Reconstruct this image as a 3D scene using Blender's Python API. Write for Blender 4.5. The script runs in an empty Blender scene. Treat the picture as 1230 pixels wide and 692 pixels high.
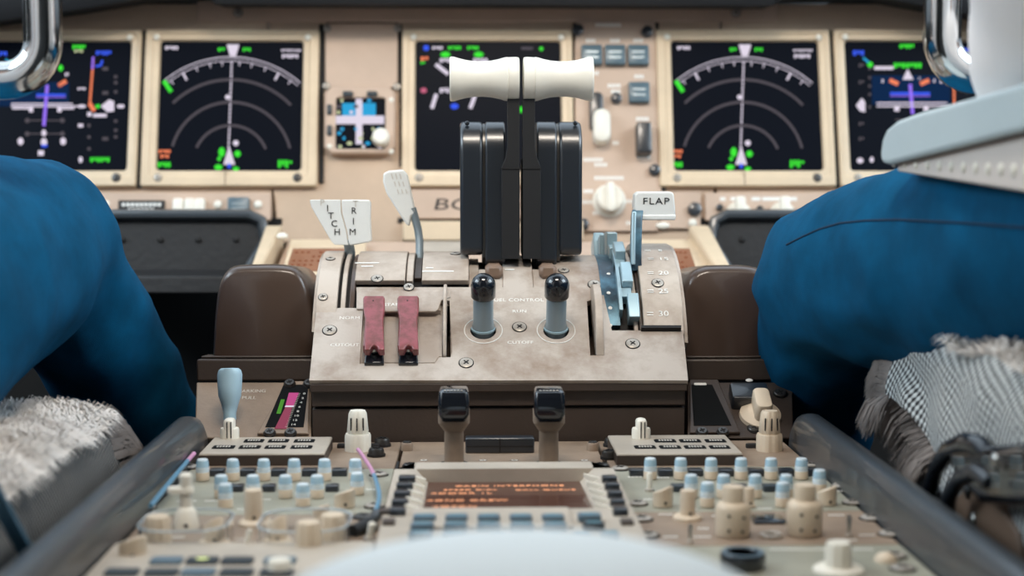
import bpy, bmesh, math, random
from mathutils import Vector, Matrix, noise
random.seed(7)
C = bpy.context.scene.collection
W_, H_ = 1230, 692
FPX = 1800.0
CAMZ = 0.72
YAW = math.atan(50/FPX)
PITCH = math.atan(146/FPX)
CAM = Vector((-0.022, 0, CAMZ))
fwd = Vector((math.sin(YAW)*math.cos(PITCH), math.cos(YAW)*math.cos(PITCH), -math.sin(PITCH)))
right = Vector((math.cos(YAW), -math.sin(YAW), 0))
up = right.cross(fwd)
def ray(px, py): return fwd*FPX + right*(px-W_/2) + up*(H_/2-py)
def P(px, py, Y):
    d = ray(px, py); return CAM + d*((Y-CAM.y)/d.y)
class Frame:
    def __init__(s, o, x, y):
        s.o = Vector(o); s.x = Vector(x).normalized(); s.z = s.x.cross(Vector(y)).normalized(); s.y = s.z.cross(s.x)
        s.m = Matrix(((s.x.x, s.y.x, s.z.x, s.o.x), (s.x.y, s.y.y, s.z.y, s.o.y), (s.x.z, s.y.z, s.z.z, s.o.z), (0, 0, 0, 1)))
        s.inv = s.m.inverted()
    def px(s, px, py, n=0.0):      # where the sight line meets the plane n above this frame
        d = ray(px, py); q = s.o + s.z*n
        p = CAM + d*((q-CAM).dot(s.z)/d.dot(s.z)); l = s.inv @ p
        return Vector((l.x, l.y, n))
    def loc(s, p): return s.inv @ Vector(p)
    def at(s, x, y, z=0): return Frame(s.m @ Vector((x, y, z)), s.x, s.y)
# ------------------------------------------------------------------ materials
def mat(name, col, rough=0.5, metal=0.0, var=0.0, scale=30, bump=0.0, bscale=200, col2=None, emit=None, es=1.0, trans=0.0, coat=0.0, spec=0.5, ior=1.45, alpha=1.0, sheen=0.0, contrast=(0.35, 0.65)):
    m = bpy.data.materials.new(name); m.use_nodes = True
    nt = m.node_tree; b = nt.nodes['Principled BSDF']
    b.inputs['Base Color'].default_value = (*col, 1); b.inputs['Roughness'].default_value = rough
    b.inputs['Metallic'].default_value = metal; b.inputs['Specular IOR Level'].default_value = spec
    b.inputs['IOR'].default_value = ior; b.inputs['Coat Weight'].default_value = coat
    b.inputs['Transmission Weight'].default_value = trans; b.inputs['Alpha'].default_value = alpha
    b.inputs['Sheen Weight'].default_value = sheen
    if emit:
        b.inputs['Emission Color'].default_value = (*emit, 1); b.inputs['Emission Strength'].default_value = es
    tc = nt.nodes.new('ShaderNodeTexCoord')
    if var > 0 or col2:
        n = nt.nodes.new('ShaderNodeTexNoise'); n.inputs['Scale'].default_value = scale; n.inputs['Detail'].default_value = 6; n.inputs['Roughness'].default_value = 0.65
        nt.links.new(tc.outputs['Object'], n.inputs['Vector'])
        r = nt.nodes.new('ShaderNodeValToRGB')
        r.color_ramp.elements[0].position = contrast[0]; r.color_ramp.elements[1].position = contrast[1]
        c2 = col2 or tuple(c*(1-var) for c in col)
        r.color_ramp.elements[0].color = (*c2, 1); r.color_ramp.elements[1].color = (*col, 1)
        nt.links.new(n.outputs['Fac'], r.inputs['Fac']); nt.links.new(r.outputs['Color'], b.inputs['Base Color'])
    if bump > 0:
        n2 = nt.nodes.new('ShaderNodeTexNoise'); n2.inputs['Scale'].default_value = bscale; n2.inputs['Detail'].default_value = 4
        nt.links.new(tc.outputs['Object'], n2.inputs['Vector'])
        bp = nt.nodes.new('ShaderNodeBump'); bp.inputs['Strength'].default_value = bump; bp.inputs['Distance'].default_value = 0.001
        nt.links.new(n2.outputs['Fac'], bp.inputs['Height']); nt.links.new(bp.outputs['Normal'], b.inputs['Normal'])
    return m
def weave(name, ca, cb, sx, sz, ax=('Y', 'Z')):
    m = mat(name, ca, 0.95, sheen=0.2); nt = m.node_tree; b = nt.nodes['Principled BSDF']
    tc = nt.nodes.new('ShaderNodeTexCoord'); sp = nt.nodes.new('ShaderNodeSeparateXYZ'); nt.links.new(tc.outputs['Object'], sp.inputs[0])
    def mth(op, a, v=None, k=None):
        n = nt.nodes.new('ShaderNodeMath'); n.operation = op
        nt.links.new(a, n.inputs[0])
        if v is not None: nt.links.new(v, n.inputs[1])
        if k is not None: n.inputs[1].default_value = k
        return n.outputs[0]
    nz = nt.nodes.new('ShaderNodeTexNoise'); nz.inputs['Scale'].default_value = 60; nt.links.new(tc.outputs['Object'], nz.inputs['Vector'])
    jit = mth('MULTIPLY', nz.outputs['Fac'], k=2.6)
    yx = mth('MULTIPLY', mth('ADD', sp.outputs[ax[0]], sp.outputs['X']), k=sx)
    a = mth('SINE', mth('ADD', mth('ADD', yx, mth('MULTIPLY', sp.outputs[ax[1]], k=sz*0.6)), jit))
    c = mth('SINE', mth('ADD', mth('MULTIPLY', sp.outputs[ax[1]], k=sz*1.25), mth('MULTIPLY', yx, k=-0.35)))
    d = mth('ADD', mth('MULTIPLY', a, k=1.2), mth('MULTIPLY', c, k=0.9))
    r = nt.nodes.new('ShaderNodeValToRGB'); r.color_ramp.elements[0].position = 0.42; r.color_ramp.elements[1].position = 0.62
    r.color_ramp.elements[0].color = (*cb, 1); r.color_ramp.elements[1].color = (*ca, 1)
    q = mth('ADD', mth('MULTIPLY', d, k=0.3), k=0.5)
    nt.links.new(q, r.inputs['Fac']); nt.links.new(r.outputs['Color'], b.inputs['Base Color'])
    bp = nt.nodes.new('ShaderNodeBump'); bp.inputs['Strength'].default_value = 0.8; bp.inputs['Distance'].default_value = 0.0012
    nt.links.new(q, bp.inputs['Height']); nt.links.new(bp.outputs['Normal'], b.inputs['Normal'])
    return m
def glow(name, col, s=1.0): return mat(name, (0.0, 0.0, 0.0), 0.6, emit=col, es=s, spec=0.0)
M = dict(
 tan=mat('tan_panel_paint', (0.60, 0.44, 0.315), 0.5, var=0.16, scale=9, bump=0.15, bscale=500),
 tan2=mat('tan_bezel_paint', (0.74, 0.58, 0.40), 0.4, var=0.12, scale=14),
 tan3=mat('pinkish_tan_paint', (0.60, 0.44, 0.335), 0.5, var=0.14, scale=10),
 worn=mat('worn_grey_tan_paint', (0.50, 0.44, 0.385), 0.38, col2=(0.25, 0.175, 0.125), scale=13, contrast=(0.33, 0.56), bump=0.12, bscale=300),
 worn2=mat('curved_cover_paint', (0.53, 0.455, 0.385), 0.42, col2=(0.27, 0.20, 0.15), scale=16, contrast=(0.3, 0.6), bump=0.1, bscale=300),
 brown=mat('dark_brown_paint', (0.066, 0.047, 0.037), 0.42, var=0.25, scale=12, bump=0.2, bscale=400),
 brown2=mat('glossy_brown_plastic', (0.075, 0.047, 0.034), 0.3, var=0.2, scale=8, bump=0.05, bscale=300, coat=0.25),
 pedg=mat('greenish_panel_paint', (0.36, 0.355, 0.285), 0.4, var=0.25, scale=25, bump=0.1, bscale=400),
 pedt=mat('tan_console_paint', (0.33, 0.245, 0.18), 0.45, var=0.3, scale=20, bump=0.15, bscale=400),
 pedl=mat('light_console_paint', (0.52, 0.46, 0.385), 0.4, var=0.2, scale=20),
 ivory=mat('ivory_plastic', (0.84, 0.80, 0.70), 0.38, var=0.06, scale=40),
 cream=mat('cream_knob_plastic', (0.70, 0.58, 0.44), 0.4, var=0.10, scale=60),
 white=mat('white_plastic', (0.83, 0.84, 0.81), 0.35, var=0.05, scale=50),
 black=mat('satin_black_plastic', (0.016, 0.020, 0.026), 0.30, spec=0.9, coat=0.2, bump=0.05, bscale=600),
 blackr=mat('matt_black_plastic', (0.012, 0.012, 0.013), 0.6),
 gloss=mat('gloss_black_knob', (0.008, 0.010, 0.014), 0.16, coat=0.6),
 dark=mat('dark_recess', (0.010, 0.009, 0.009), 0.7),
 darkkey=mat('dark_blue_grey_key', (0.028, 0.038, 0.046), 0.4),
 bluekey=mat('blue_grey_key', (0.10, 0.155, 0.20), 0.45),
 bluegrey=mat('blue_grey_switch_cap', (0.085, 0.135, 0.165), 0.3),
 greym=mat('grey_metal', (0.30, 0.36, 0.39), 0.35, metal=0.6),
 steel=mat('bare_steel', (0.55, 0.55, 0.53), 0.28, metal=1.0, var=0.3, scale=60),
 screw=mat('screw_metal', (0.52, 0.47, 0.41), 0.35, metal=0.35, var=0.3, scale=200),
 screwd=mat('dark_screw_metal', (0.10, 0.095, 0.09), 0.32, metal=0.8),
 chrome=mat('chrome', (0.60, 0.60, 0.59), 0.13, metal=1.0),
 red=mat('maroon_guard_plastic', (0.27, 0.065, 0.075), 0.28, col2=(0.17, 0.045, 0.04), scale=120, contrast=(0.4, 0.6), coat=0.4),
 blued=mat('steel_blue_metal', (0.10, 0.22, 0.30), 0.35, metal=0.35, col2=(0.03, 0.05, 0.07), scale=25, contrast=(0.38, 0.6)),
 bluel=mat('light_blue_metal', (0.36, 0.50, 0.56), 0.35, metal=0.3),
 paddle=mat('pale_blue_lever_plastic', (0.42, 0.60, 0.70), 0.4, var=0.05),
 cap=mat('pale_blue_translucent_cap', (0.50, 0.72, 0.86), 0.25, trans=0.25, coat=0.3),
 capw=mat('milky_cap', (0.80, 0.90, 0.95), 0.3, trans=0.2),
 glass=mat('clear_plastic', (0.95, 0.98, 1.0), 0.05, trans=1.0, ior=1.42),
 led=glow('lit_key_legend', (0.75, 0.85, 0.35), 1.2),
 keyglow=glow('key_legend_glow', (0.25, 0.62, 0.78), 0.55),
 paint=mat('white_marking_paint', (0.80, 0.79, 0.75), 0.5),
 paintg=mat('worn_marking_paint', (0.62, 0.58, 0.52), 0.5),
 inkb=mat('black_marking_ink', (0.01, 0.01, 0.012), 0.5),
 screen=mat('dark_display_glass', (0.005, 0.006, 0.009), 0.3, emit=(0.006, 0.009, 0.018), es=0.18, spec=0.02),
 gl_w=glow('display_white', (0.75, 0.68, 0.80), 0.95), gl_d=glow('display_dim_grey', (0.13, 0.115, 0.135), 0.7),
 gl_g=glow('display_green', (0.06, 0.85, 0.05), 0.9), gl_r=glow('display_orange', (0.95, 0.25, 0.12), 0.9),
 gl_b=glow('display_blue', (0.05, 0.12, 0.95), 0.9), gl_p=glow('display_violet', (0.33, 0.18, 0.95), 0.9),
 gl_c=glow('display_cyan', (0.03, 0.35, 0.65), 1.0), gl_y=glow('display_pale_yellow', (0.55, 0.6, 0.35), 1.0),
 gl_n=glow('display_navy', (0.01, 0.035, 0.11), 0.6), gl_k=glow('display_pink', (0.75, 0.18, 0.30), 0.7),
 amber=glow('amber_text', (0.95, 0.42, 0.22), 1.1), amberd=glow('amber_dim', (0.30, 0.10, 0.05), 0.8),
 orange=mat('orange_lit_screen', (0.05, 0.02, 0.01), 0.3, emit=(0.42, 0.16, 0.08), es=0.55, col2=(0.02, 0.01, 0.01), scale=60),
 cdus=mat('brown_lit_screen', (0.03, 0.012, 0.008), 0.25, emit=(0.060, 0.014, 0.007), es=0.6, coat=0.3),
 mag=glow('magenta_scale', (0.62, 0.10, 0.30), 0.75), magd=glow('magenta_scale_dim', (0.45, 0.10, 0.17), 0.6), grn=glow('green_band', (0.12, 0.42, 0.06), 0.6),
 pad=mat('grey_padded_vinyl', (0.040, 0.047, 0.054), 0.33, bump=0.3, bscale=900, spec=0.9, coat=0.35),
 tray=mat('black_padded_vinyl', (0.012, 0.012, 0.013), 0.5, bump=0.5, bscale=150),
 hood=mat('glareshield_vinyl', (0.020, 0.022, 0.026), 0.75, bump=0.4, bscale=500),
 trouser=mat('blue_wool_trousers', (0.001, 0.083, 0.185), 0.9, var=0.35, scale=26, bump=0.35, bscale=1500, spec=0.15),
 trousers2=mat('dark_trouser_seam', (0.003, 0.025, 0.06), 0.9),
 shirt=mat('white_cotton_shirt', (0.90, 0.85, 0.83), 0.8, bump=0.2, bscale=300),
 skin=mat('skin', (0.55, 0.33, 0.24), 0.5, var=0.08, scale=30),
 hair=mat('dark_hair', (0.03, 0.02, 0.015), 0.6, bump=0.6, bscale=300),
 shoe=mat('black_leather', (0.01, 0.01, 0.01), 0.3),
 armpad=mat('pale_grey_armrest_vinyl', (0.50, 0.59, 0.62), 0.45, var=0.06, scale=15, bump=0.1, bscale=600),
 armplate=mat('pale_beige_armrest_plate', (0.70, 0.63, 0.58), 0.45, var=0.05, scale=15),
 fleece=mat('grey_white_fleece', (0.82, 0.79, 0.76), 0.9, col2=(0.46, 0.41, 0.37), scale=22, contrast=(0.32, 0.5)),
 cloth=mat('pale_white_cloth', (0.74, 0.84, 0.90), 0.8),
 belt=mat('blue_webbing', (0.05, 0.13, 0.20), 0.6),
 bracket=mat('tan_bracket_metal', (0.20, 0.13, 0.09), 0.5),
 cablep=mat('pink_cable', (0.60, 0.30, 0.48), 0.3), cableb=mat('blue_cable', (0.12, 0.28, 0.42), 0.3),
 floor=mat('dark_carpet', (0.006, 0.006, 0.007), 0.95, bump=0.5, bscale=300),
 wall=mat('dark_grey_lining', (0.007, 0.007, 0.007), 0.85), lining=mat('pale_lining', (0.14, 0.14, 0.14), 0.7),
 fleeced=mat('grey_brown_fleece', (0.34, 0.30, 0.28), 0.95, col2=(0.15, 0.13, 0.12), scale=25),
 rim_hl=mat('pale_edge_highlight', (0.75, 0.85, 0.90), 0.12, alpha=0.45, coat=0.5),  # pale colour standing in for highlights on the clear guards' edges
 dull=mat('dull_black_key', (0.008, 0.009, 0.010), 0.7, spec=0.08),
 weave=weave('woven_grey_backing', (0.66, 0.69, 0.68), (0.015, 0.017, 0.020), 1000, 1000),
 weaved=weave('woven_dark_backing', (0.16, 0.165, 0.16), (0.02, 0.02, 0.022), 1500, 1900),
)
# ------------------------------------------------------------------ mesh builder
def rrect(cx, cy, w, h, r, n=5):
    r = min(r, w/2*0.999, h/2*0.999); out = []
    for qx, qy, a0 in ((1, 1, 0), (-1, 1, 90), (-1, -1, 180), (1, -1, 270)):
        for i in range(n+1):
            a = math.radians(a0+90*i/n); out.append((cx+qx*(w/2-r)+r*math.cos(a), cy+qy*(h/2-r)+r*math.sin(a)))
    return out
I4 = Matrix.Identity(4)
class MB:
    def __init__(s): s.v = []; s.f = []; s.m = []; s.mats = []
    def mi(s, m):
        m = M[m] if isinstance(m, str) else m
        if m not in s.mats: s.mats.append(m)
        return s.mats.index(m)
    def add(s, vs, fs, m, T=None):
        k = len(s.v); i = s.mi(m)
        s.v += [tuple(T @ Vector(v)) if T is not None else tuple(v) for v in vs]
        s.f += [tuple(k+j for j in f) for f in fs]; s.m += [i]*len(fs); return s
    def box(s, x0, x1, y0, y1, z0, z1, m, T=None):
        return s.loops([([(x0, y0), (x1, y0), (x1, y1), (x0, y1)], z0), ([(x0, y0), (x1, y0), (x1, y1), (x0, y1)], z1)], m, T)
    def loops(s, L, m, T=None, cap0=True, cap1=True):      # stacked loops: [(points2d, z)] or [points3d]
        vs = []; fs = []
        for l in L:
            pts = [(p[0], p[1], l[1]) for p in l[0]] if isinstance(l, tuple) else l
            vs += pts; n = len(pts)
        for j in range(len(L)-1):
            for i in range(n):
                fs.append((j*n+i, j*n+(i+1) % n, (j+1)*n+(i+1) % n, (j+1)*n+i))
        if cap0: fs.append(tuple(range(n-1, -1, -1)))
        if cap1: fs.append(tuple((len(L)-1)*n+i for i in range(n)))
        return s.add(vs, fs, m, T)
    def prism(s, poly, z0, z1, m, T=None):
        a = sum(poly[i][0]*poly[(i+1) % len(poly)][1]-poly[(i+1) % len(poly)][0]*poly[i][1] for i in range(len(poly)))
        if a < 0: poly = poly[::-1]
        return s.loops([(poly, z0), (poly, z1)], m, T)
    def rbox(s, cx, cy, w, h, z0, z1, m, r=0.002, ch=0.0, T=None, n=4):   # rounded box with a chamfered top edge
        L = [(rrect(cx, cy, w, h, r, n), z0)]
        if ch > 0: L += [(rrect(cx, cy, w, h, r, n), z1-ch), (rrect(cx, cy, w-ch*0.6, h-ch*0.6, r, n), z1-ch*0.3), (rrect(cx, cy, w-2*ch, h-2*ch, r, n), z1)]
        else: L += [(rrect(cx, cy, w, h, r, n), z1)]
        return s.loops(L, m, T)
    def lathe(s, prof, m, c=(0, 0, 0), T=None, seg=28, flute=None):
        L = []
        for r, z in prof:
            L.append([(c[0]+r*(1 if not flute or r <= 0 else 1+flute[1]*(math.cos(flute[0]*2*math.pi*i/seg) > 0.3))*math.cos(2*math.pi*i/seg), c[1]+r*(1 if not flute else 1+flute[1]*(math.cos(flute[0]*2*math.pi*i/seg) > 0.3))*math.sin(2*math.pi*i/seg), c[2]+z) for i in range(seg)])
        return s.loops(L, m, T)
    def tube(s, pts, r, m, seg=12, T=None, caps=True):
        pts = [Vector(p) for p in pts]; n = len(pts); L = []
        rs = r if isinstance(r, (list, tuple)) else [r]*n
        t0 = (pts[1]-pts[0]).normalized(); u = t0.orthogonal().normalized()
        for i, p in enumerate(pts):
            t = ((pts[min(i+1, n-1)]-pts[i]).normalized()+(pts[i]-pts[max(i-1, 0)]).normalized()).normalized()
            u = (u-t*u.dot(t)).normalized(); w = t.cross(u)
            L.append([tuple(p+(u*math.cos(2*math.pi*k/seg)+w*math.sin(2*math.pi*k/seg))*rs[i]) for k in range(seg)])
        return s.loops(L, m, T, caps, caps)
    def ring(s, c, rx, ry, r, m, seg=40, k=8, T=None):
        vs = []; fs = []
        for i in range(seg):
            a = 2*math.pi*i/seg; d = Vector((math.cos(a), math.sin(a), 0))
            for j in range(k):
                b = 2*math.pi*j/k
                vs.append((c[0]+(rx+r*math.cos(b))*d.x, c[1]+(ry+r*math.cos(b))*d.y, c[2]+r*math.sin(b)))
                fs.append((i*k+j, ((i+1) % seg)*k+j, ((i+1) % seg)*k+(j+1) % k, i*k+(j+1) % k))
        return s.add(vs, fs, m, T)
    def ball(s, c, rx, ry, rz, m, T=None, nu=20, nv=12):
        return s.loops([[(c[0]+rx*math.sin(math.pi*(j+0.02)/(nv+0.04))*math.cos(2*math.pi*i/nu), c[1]+ry*math.sin(math.pi*(j+0.02)/(nv+0.04))*math.sin(2*math.pi*i/nu), c[2]-rz*math.cos(math.pi*(j+0.02)/(nv+0.04))) for i in range(nu)] for j in range(nv+1)], m, T)
    def text(s, txt, size, m, T, depth=0.0002, space=1.0):
        cu = bpy.data.curves.new('t', 'FONT'); cu.body = txt; cu.size = size; cu.align_x = 'CENTER'; cu.align_y = 'CENTER'; cu.extrude = depth; cu.space_character = space; cu.resolution_u = 3
        o = bpy.data.objects.new('t', cu); me = bpy.data.meshes.new_from_object(o)
        s.add([v.co for v in me.vertices], [tuple(p.vertices) for p in me.polygons], m, T)
        bpy.data.objects.remove(o); bpy.data.curves.remove(cu); bpy.data.meshes.remove(me); return s
    def build(s, name, parent=None, bevel=0.0, seg=2, angle=35, frame=None, sub=0):
        me = bpy.data.meshes.new(name); me.from_pydata(s.v, [], s.f)
        for m in s.mats: me.materials.append(m)
        me.polygons.foreach_set('material_index', s.m); me.update()
        bm = bmesh.new(); bm.from_mesh(me); bmesh.ops.recalc_face_normals(bm, faces=bm.faces); bm.to_mesh(me); bm.free()
        me.polygons.foreach_set('use_smooth', [True]*len(me.polygons)); me.set_sharp_from_angle(angle=math.radians(angle))
        o = bpy.data.objects.new(name, me); C.objects.link(o)
        if bevel > 0:
            b = o.modifiers.new('b', 'BEVEL'); b.width = bevel; b.segments = seg; b.limit_method = 'ANGLE'; b.angle_limit = math.radians(30); b.harden_normals = False; b.use_clamp_overlap = True
        if parent is not None: o.parent = parent
        elif frame is not None: o.matrix_world = frame.m
        return o
def remesh(o, voxel, smooth=6, disp=None, it=1.0):     # one continuous skin out of overlapping volumes
    r = o.modifiers.new('r', 'REMESH'); r.mode = 'VOXEL'; r.voxel_size = voxel
    s_ = o.modifiers.new('s', 'SMOOTH'); s_.factor = 0.6; s_.iterations = smooth
    bpy.context.view_layer.update(); dg = bpy.context.evaluated_depsgraph_get()
    me = bpy.data.meshes.new_from_object(o.evaluated_get(dg)); o.modifiers.clear()
    if disp:
        ns = [v.normal.copy() for v in me.vertices]
        for v, n in zip(me.vertices, ns): v.co += n*disp(v.co)
    mats = [m for m in o.data.materials]; o.data = me
    me.polygons.foreach_set('use_smooth', [True]*len(me.polygons)); return o
def cut(o, mb):
    c = mb.build('cutter'); c.matrix_world = o.matrix_world if o.parent is None else o.parent.matrix_world
    b = o.modifiers.new('c', 'BOOLEAN'); b.object = c; b.solver = 'EXACT'; b.operation = 'DIFFERENCE'
    bpy.context.view_layer.update(); dg = bpy.context.evaluated_depsgraph_get()
    me = bpy.data.meshes.new_from_object(o.evaluated_get(dg)); o.modifiers.clear(); o.data = me
    me.set_sharp_from_angle(angle=math.radians(30)); bpy.data.objects.remove(c); return o
def tag(o, label, cat, group=None):
    o['label'] = label; o['category'] = cat
    if group: o['group'] = group
    return o
def thing(name, label, cat, frame=None, group=None):
    o = bpy.data.objects.new(name, None); C.objects.link(o); o.empty_display_size = 0.01
    if frame is not None: o.matrix_world = frame.m
    return tag(o, label, cat, group)
def struct(o): o['kind'] = 'structure'; return o
def T3(v, rz=0.0, s=1.0): return Matrix.Translation(Vector(v)) @ Matrix.Rotation(rz, 4, 'Z') @ Matrix.Scale(s, 4)
def screw(parent, p, r=0.003, m='screw', h=0.001, rot=0.4, name='screw'):
    mb = MB(); T = T3(p, rot)
    mb.lathe([(r*1.15, 0), (r*1.15, h*0.3)], 'dark', T=T, seg=20)
    mb.lathe([(r, 0), (r, h*0.7), (r*0.85, h), (r*0.45, h*1.02)], m, T=T, seg=20)
    mb.box(-r*0.5, r*0.5, -r*0.11, r*0.11, h*0.6, h*1.15, 'dark', T=T); mb.box(-r*0.11, r*0.11, -r*0.5, r*0.5, h*0.6, h*1.15, 'dark', T=T)
    return mb.build(name, parent)
# ------------------------------------------------------------------ frames of the cockpit
ti = math.radians(15)
FM = Frame(P(588, 215, 1.714), (1, 0, 0), (0, math.sin(ti), math.cos(ti)))
ZP = P(600, 530, 1.134).z                                   # top of the centre pedestal
FP = Frame((0, 0, ZP), (1, 0, 0), (0, 1, 0))
o_, t_ = P(600, 456, 1.134), P(600, 345, 1.22)
FQ = Frame((0, o_.y, o_.z), (1, 0, 0), t_-o_+Vector((-(t_-o_).x, 0, 0)))
ARC = math.atan2(t_.z-o_.z, t_.y-o_.y); RAD = 0.112
YC = t_.y+RAD*math.sin(ARC); ZC = t_.z-RAD*math.cos(ARC)     # centre of the quadrant's drum
def arcpt(x, a, r=RAD): return Vector((x, YC-r*math.sin(a), ZC+r*math.cos(a)))
def F_arc(x, a, r=RAD): return Frame(arcpt(x, a, r), (1, 0, 0), (0, math.cos(a), math.sin(a)))
# ------------------------------------------------------------------ the cockpit shell
mb = MB(); mb.box(-1.15, 1.15, -0.9, 2.1, -0.05, 0, 'floor'); struct(mb.build('floor'))
for s, n in ((-1, 'left'), (1, 'right')):
    mb = MB(); mb.box(min(s*1.15, s*1.2), max(s*1.15, s*1.2), -0.9, 2.1, 0, 0.95, 'wall'); struct(mb.build('wall_'+n))
mb = MB(); mb.box(-1.15, 1.15, -0.95, -0.9, 0, 1.75, 'lining'); struct(mb.build('wall_back'))
mb = MB(); mb.box(-1.15, 1.15, 2.1, 2.15, 0, 0.80, 'wall'); struct(mb.build('wall_front'))
mb = MB(); mb.box(-1.15, 1.15, -0.9, 0.55, 1.72, 1.76, 'lining'); mb.box(-0.62, 0.62, 0.55, 1.35, 1.72, 1.76, 'lining'); struct(mb.build('ceiling'))
for s, n in ((-1, 'left'), (1, 'right')):
    mb = MB(); mb.box(min(s*1.15, s*1.2), max(s*1.15, s*1.2), -0.9, 0.45, 0.95, 1.76, 'lining'); struct(mb.build('wall_'+n+'_upper'))
# ------------------------------------------------------------------ main instrument panel
def mpoly(pts, n=0): return [tuple(FM.px(x, y, n))[:2] for x, y in pts]
panel = thing('instrument_panel', 'wide tan main instrument panel carrying the row of flight displays', 'instrument panel', FM)
mb = MB(); mb.prism(mpoly([(322, 4), (866, 4), (858, 228), (846, 292), (334, 292), (328, 228)]), -0.012, 0, 'tan'); mb.build('panel_board', panel, bevel=0.002)
mb = MB(); mb.prism(mpoly([(-140, 4), (321, 4), (327, 262), (-150, 262)]), -0.012, 0, 'tan'); mb.build('panel_board', panel, bevel=0.002)
mb = MB(); mb.prism(mpoly([(867, 4), (1390, 4), (1400, 262), (860, 262)]), -0.012, 0, 'tan'); mb.build('panel_board', panel, bevel=0.002)
# pressed strip under the glareshield, with its two fasteners
def outline(mbx, pts, w, z, m, closed=True):
    n = len(pts)
    for i in range(n if closed else n-1):
        a, b = Vector(pts[i]), Vector(pts[(i+1) % n]); d = b-a; L = d.length
        if L < 1e-6: continue
        T = Matrix.Translation((a.x, a.y, z)) @ Matrix.Rotation(math.atan2(d.y, d.x), 4, 'Z')
        mbx.box(-w/2, L+w/2, -w/2, w/2, 0, 0.0012, m, T)
mb = MB(); pp = mpoly([(237, -2), (934, -2), (934, 27), (237, 27)])
mb.prism(pp, 0, 0.003, 'tan3'); mb.build('trim_strip', panel, bevel=0.002)
for x in (286, 884): screw(panel, FM.px(x, 15, 0.003), 0.005)
mb = MB()
for x in (171, 1001):
    a, b = FM.px(x, 132, 0.002), FM.px(x, 132, 0.002); y0_, y1_ = FM.px(x, 226).y, FM.px(x, 38).y
    mb = MB(); mb.box(a.x-0.0026, a.x+0.0026, y0_, y1_, 0.0002, 0.004, 'dark'); mb.build('panel_gap', panel)

def rect_px(x0, x1, y0, y1, n=0):      # rectangle on the panel from its pixel bounds at mid height
    a = FM.px(x0, (y0+y1)/2, n); b = FM.px(x1, (y0+y1)/2, n); c = FM.px((x0+x1)/2, y0, n); d = FM.px((x0+x1)/2, y1, n)
    return (a.x+b.x)/2, (c.y+d.y)/2, b.x-a.x, c.y-d.y
class Draw:                            # flat marks on a display, given in picture coordinates
    def __init__(s, n): s.mb = MB(); s.n = n; s.k = 0
    def q(s, x, y): v = FM.px(x, y, 0); return (v.x, v.y)
    def z(s): s.k += 1; return s.n+0.00002*(s.k % 12)
    def poly(s, pts, m): z = s.z(); s.mb.prism([s.q(*p) for p in pts], z, z+0.0002, m)
    def rect(s, x0, y0, x1, y1, m): s.poly([(x0, y1), (x1, y1), (x1, y0), (x0, y0)], m)
    def line(s, pts, w, m):
        for a, b in zip(pts, pts[1:]):
            a, b = Vector(a), Vector(b); d = (b-a).normalized(); p = Vector((-d.y, d.x))*w/2; e = d*w*0.15
            s.poly([a-p-e, b-p+e, b+p+e, a+p-e], m)
    def arc(s, cx, cy, r, a0, a1, w, m, n=22):
        for i in range(n):
            t0, t1 = math.radians(a0+(a1-a0)*i/n), math.radians(a0+(a1-a0)*(i+1)/n)
            s.poly([(cx+(r+k)*math.sin(t), cy-(r+k)*math.cos(t)) for t, k in ((t0, -w/2), (t1, -w/2), (t1, w/2), (t0, w/2))], m)
    def dash(s, x, y, w, m, h=3.0, n=None):   # a small blurred word: a row of short strokes
        n = n or max(1, int(w/3.2))
        for i in range(n):
            xx = x+(i+0.5)*w/n
            s.rect(xx-w/n*0.38, y-h/2, xx+w/n*0.38, y+h/2*(0.4 if i % 3 == 1 else 1), m)
    def dot(s, x, y, r, m, ry=None): s.poly([(x+r*math.cos(t*math.pi/4), y+(ry or r)*math.sin(t*math.pi/4)) for t in range(8)], m)
def display(label, bx, sx, draw, group=None, knobs=()):
    t = thing('display_unit', label, 'display', FM, group)
    cx, cy, w, h = rect_px(*bx); sx_, sy_, sw, sh = rect_px(*sx, 0.004)
    mb = MB(); q = lambda inset, r, z: (rrect(cx, cy, w-2*inset, h-2*inset, r, 5), z)
    qi = lambda g, r, z: (rrect(sx_, sy_, sw+2*g, sh+2*g, r, 5), z)
    mb.loops([q(0, 0.003, 0), q(0, 0.003, 0.007), q(0.0015, 0.003, 0.009), qi(0.009, 0.006, 0.009), qi(0.0075, 0.006, 0.0075), qi(0.0015, 0.005, 0.0070), qi(0.0, 0.004, 0.0035)], 'tan2', cap0=True, cap1=False)
    fr = mb.build('bezel', t, angle=30)
    mb = MB(); mb.loops([qi(0.0, 0.004, 0.001), qi(0, 0.004, 0.0038)], 'screen'); sc = mb.build('screen', t)
    d = Draw(0.0040); draw(d); d.mb.build('symbols', sc)
    mb = MB(); mb.rbox(cx-w*0.02, cy-h*0.5+0.010, 0.0012, 0.018, 0.009, 0.0094, 'pedt'); mb.build('seam', t)
    for k in (-1, 1):
        mb = MB(); mb.ball((cx+k*(w/2-0.013), cy+h/2-0.010, 0.009), 0.004, 0.004, 0.002, 'ivory'); mb.build('corner_stud', t)
    screw(t, (cx+(w/2-0.022), cy-h/2+0.010, 0.009), 0.0045, 'screwd'); screw(t, (cx-(w/2-0.020), cy-h/2+0.010, 0.009), 0.004, 'screw')
    return t
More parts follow.
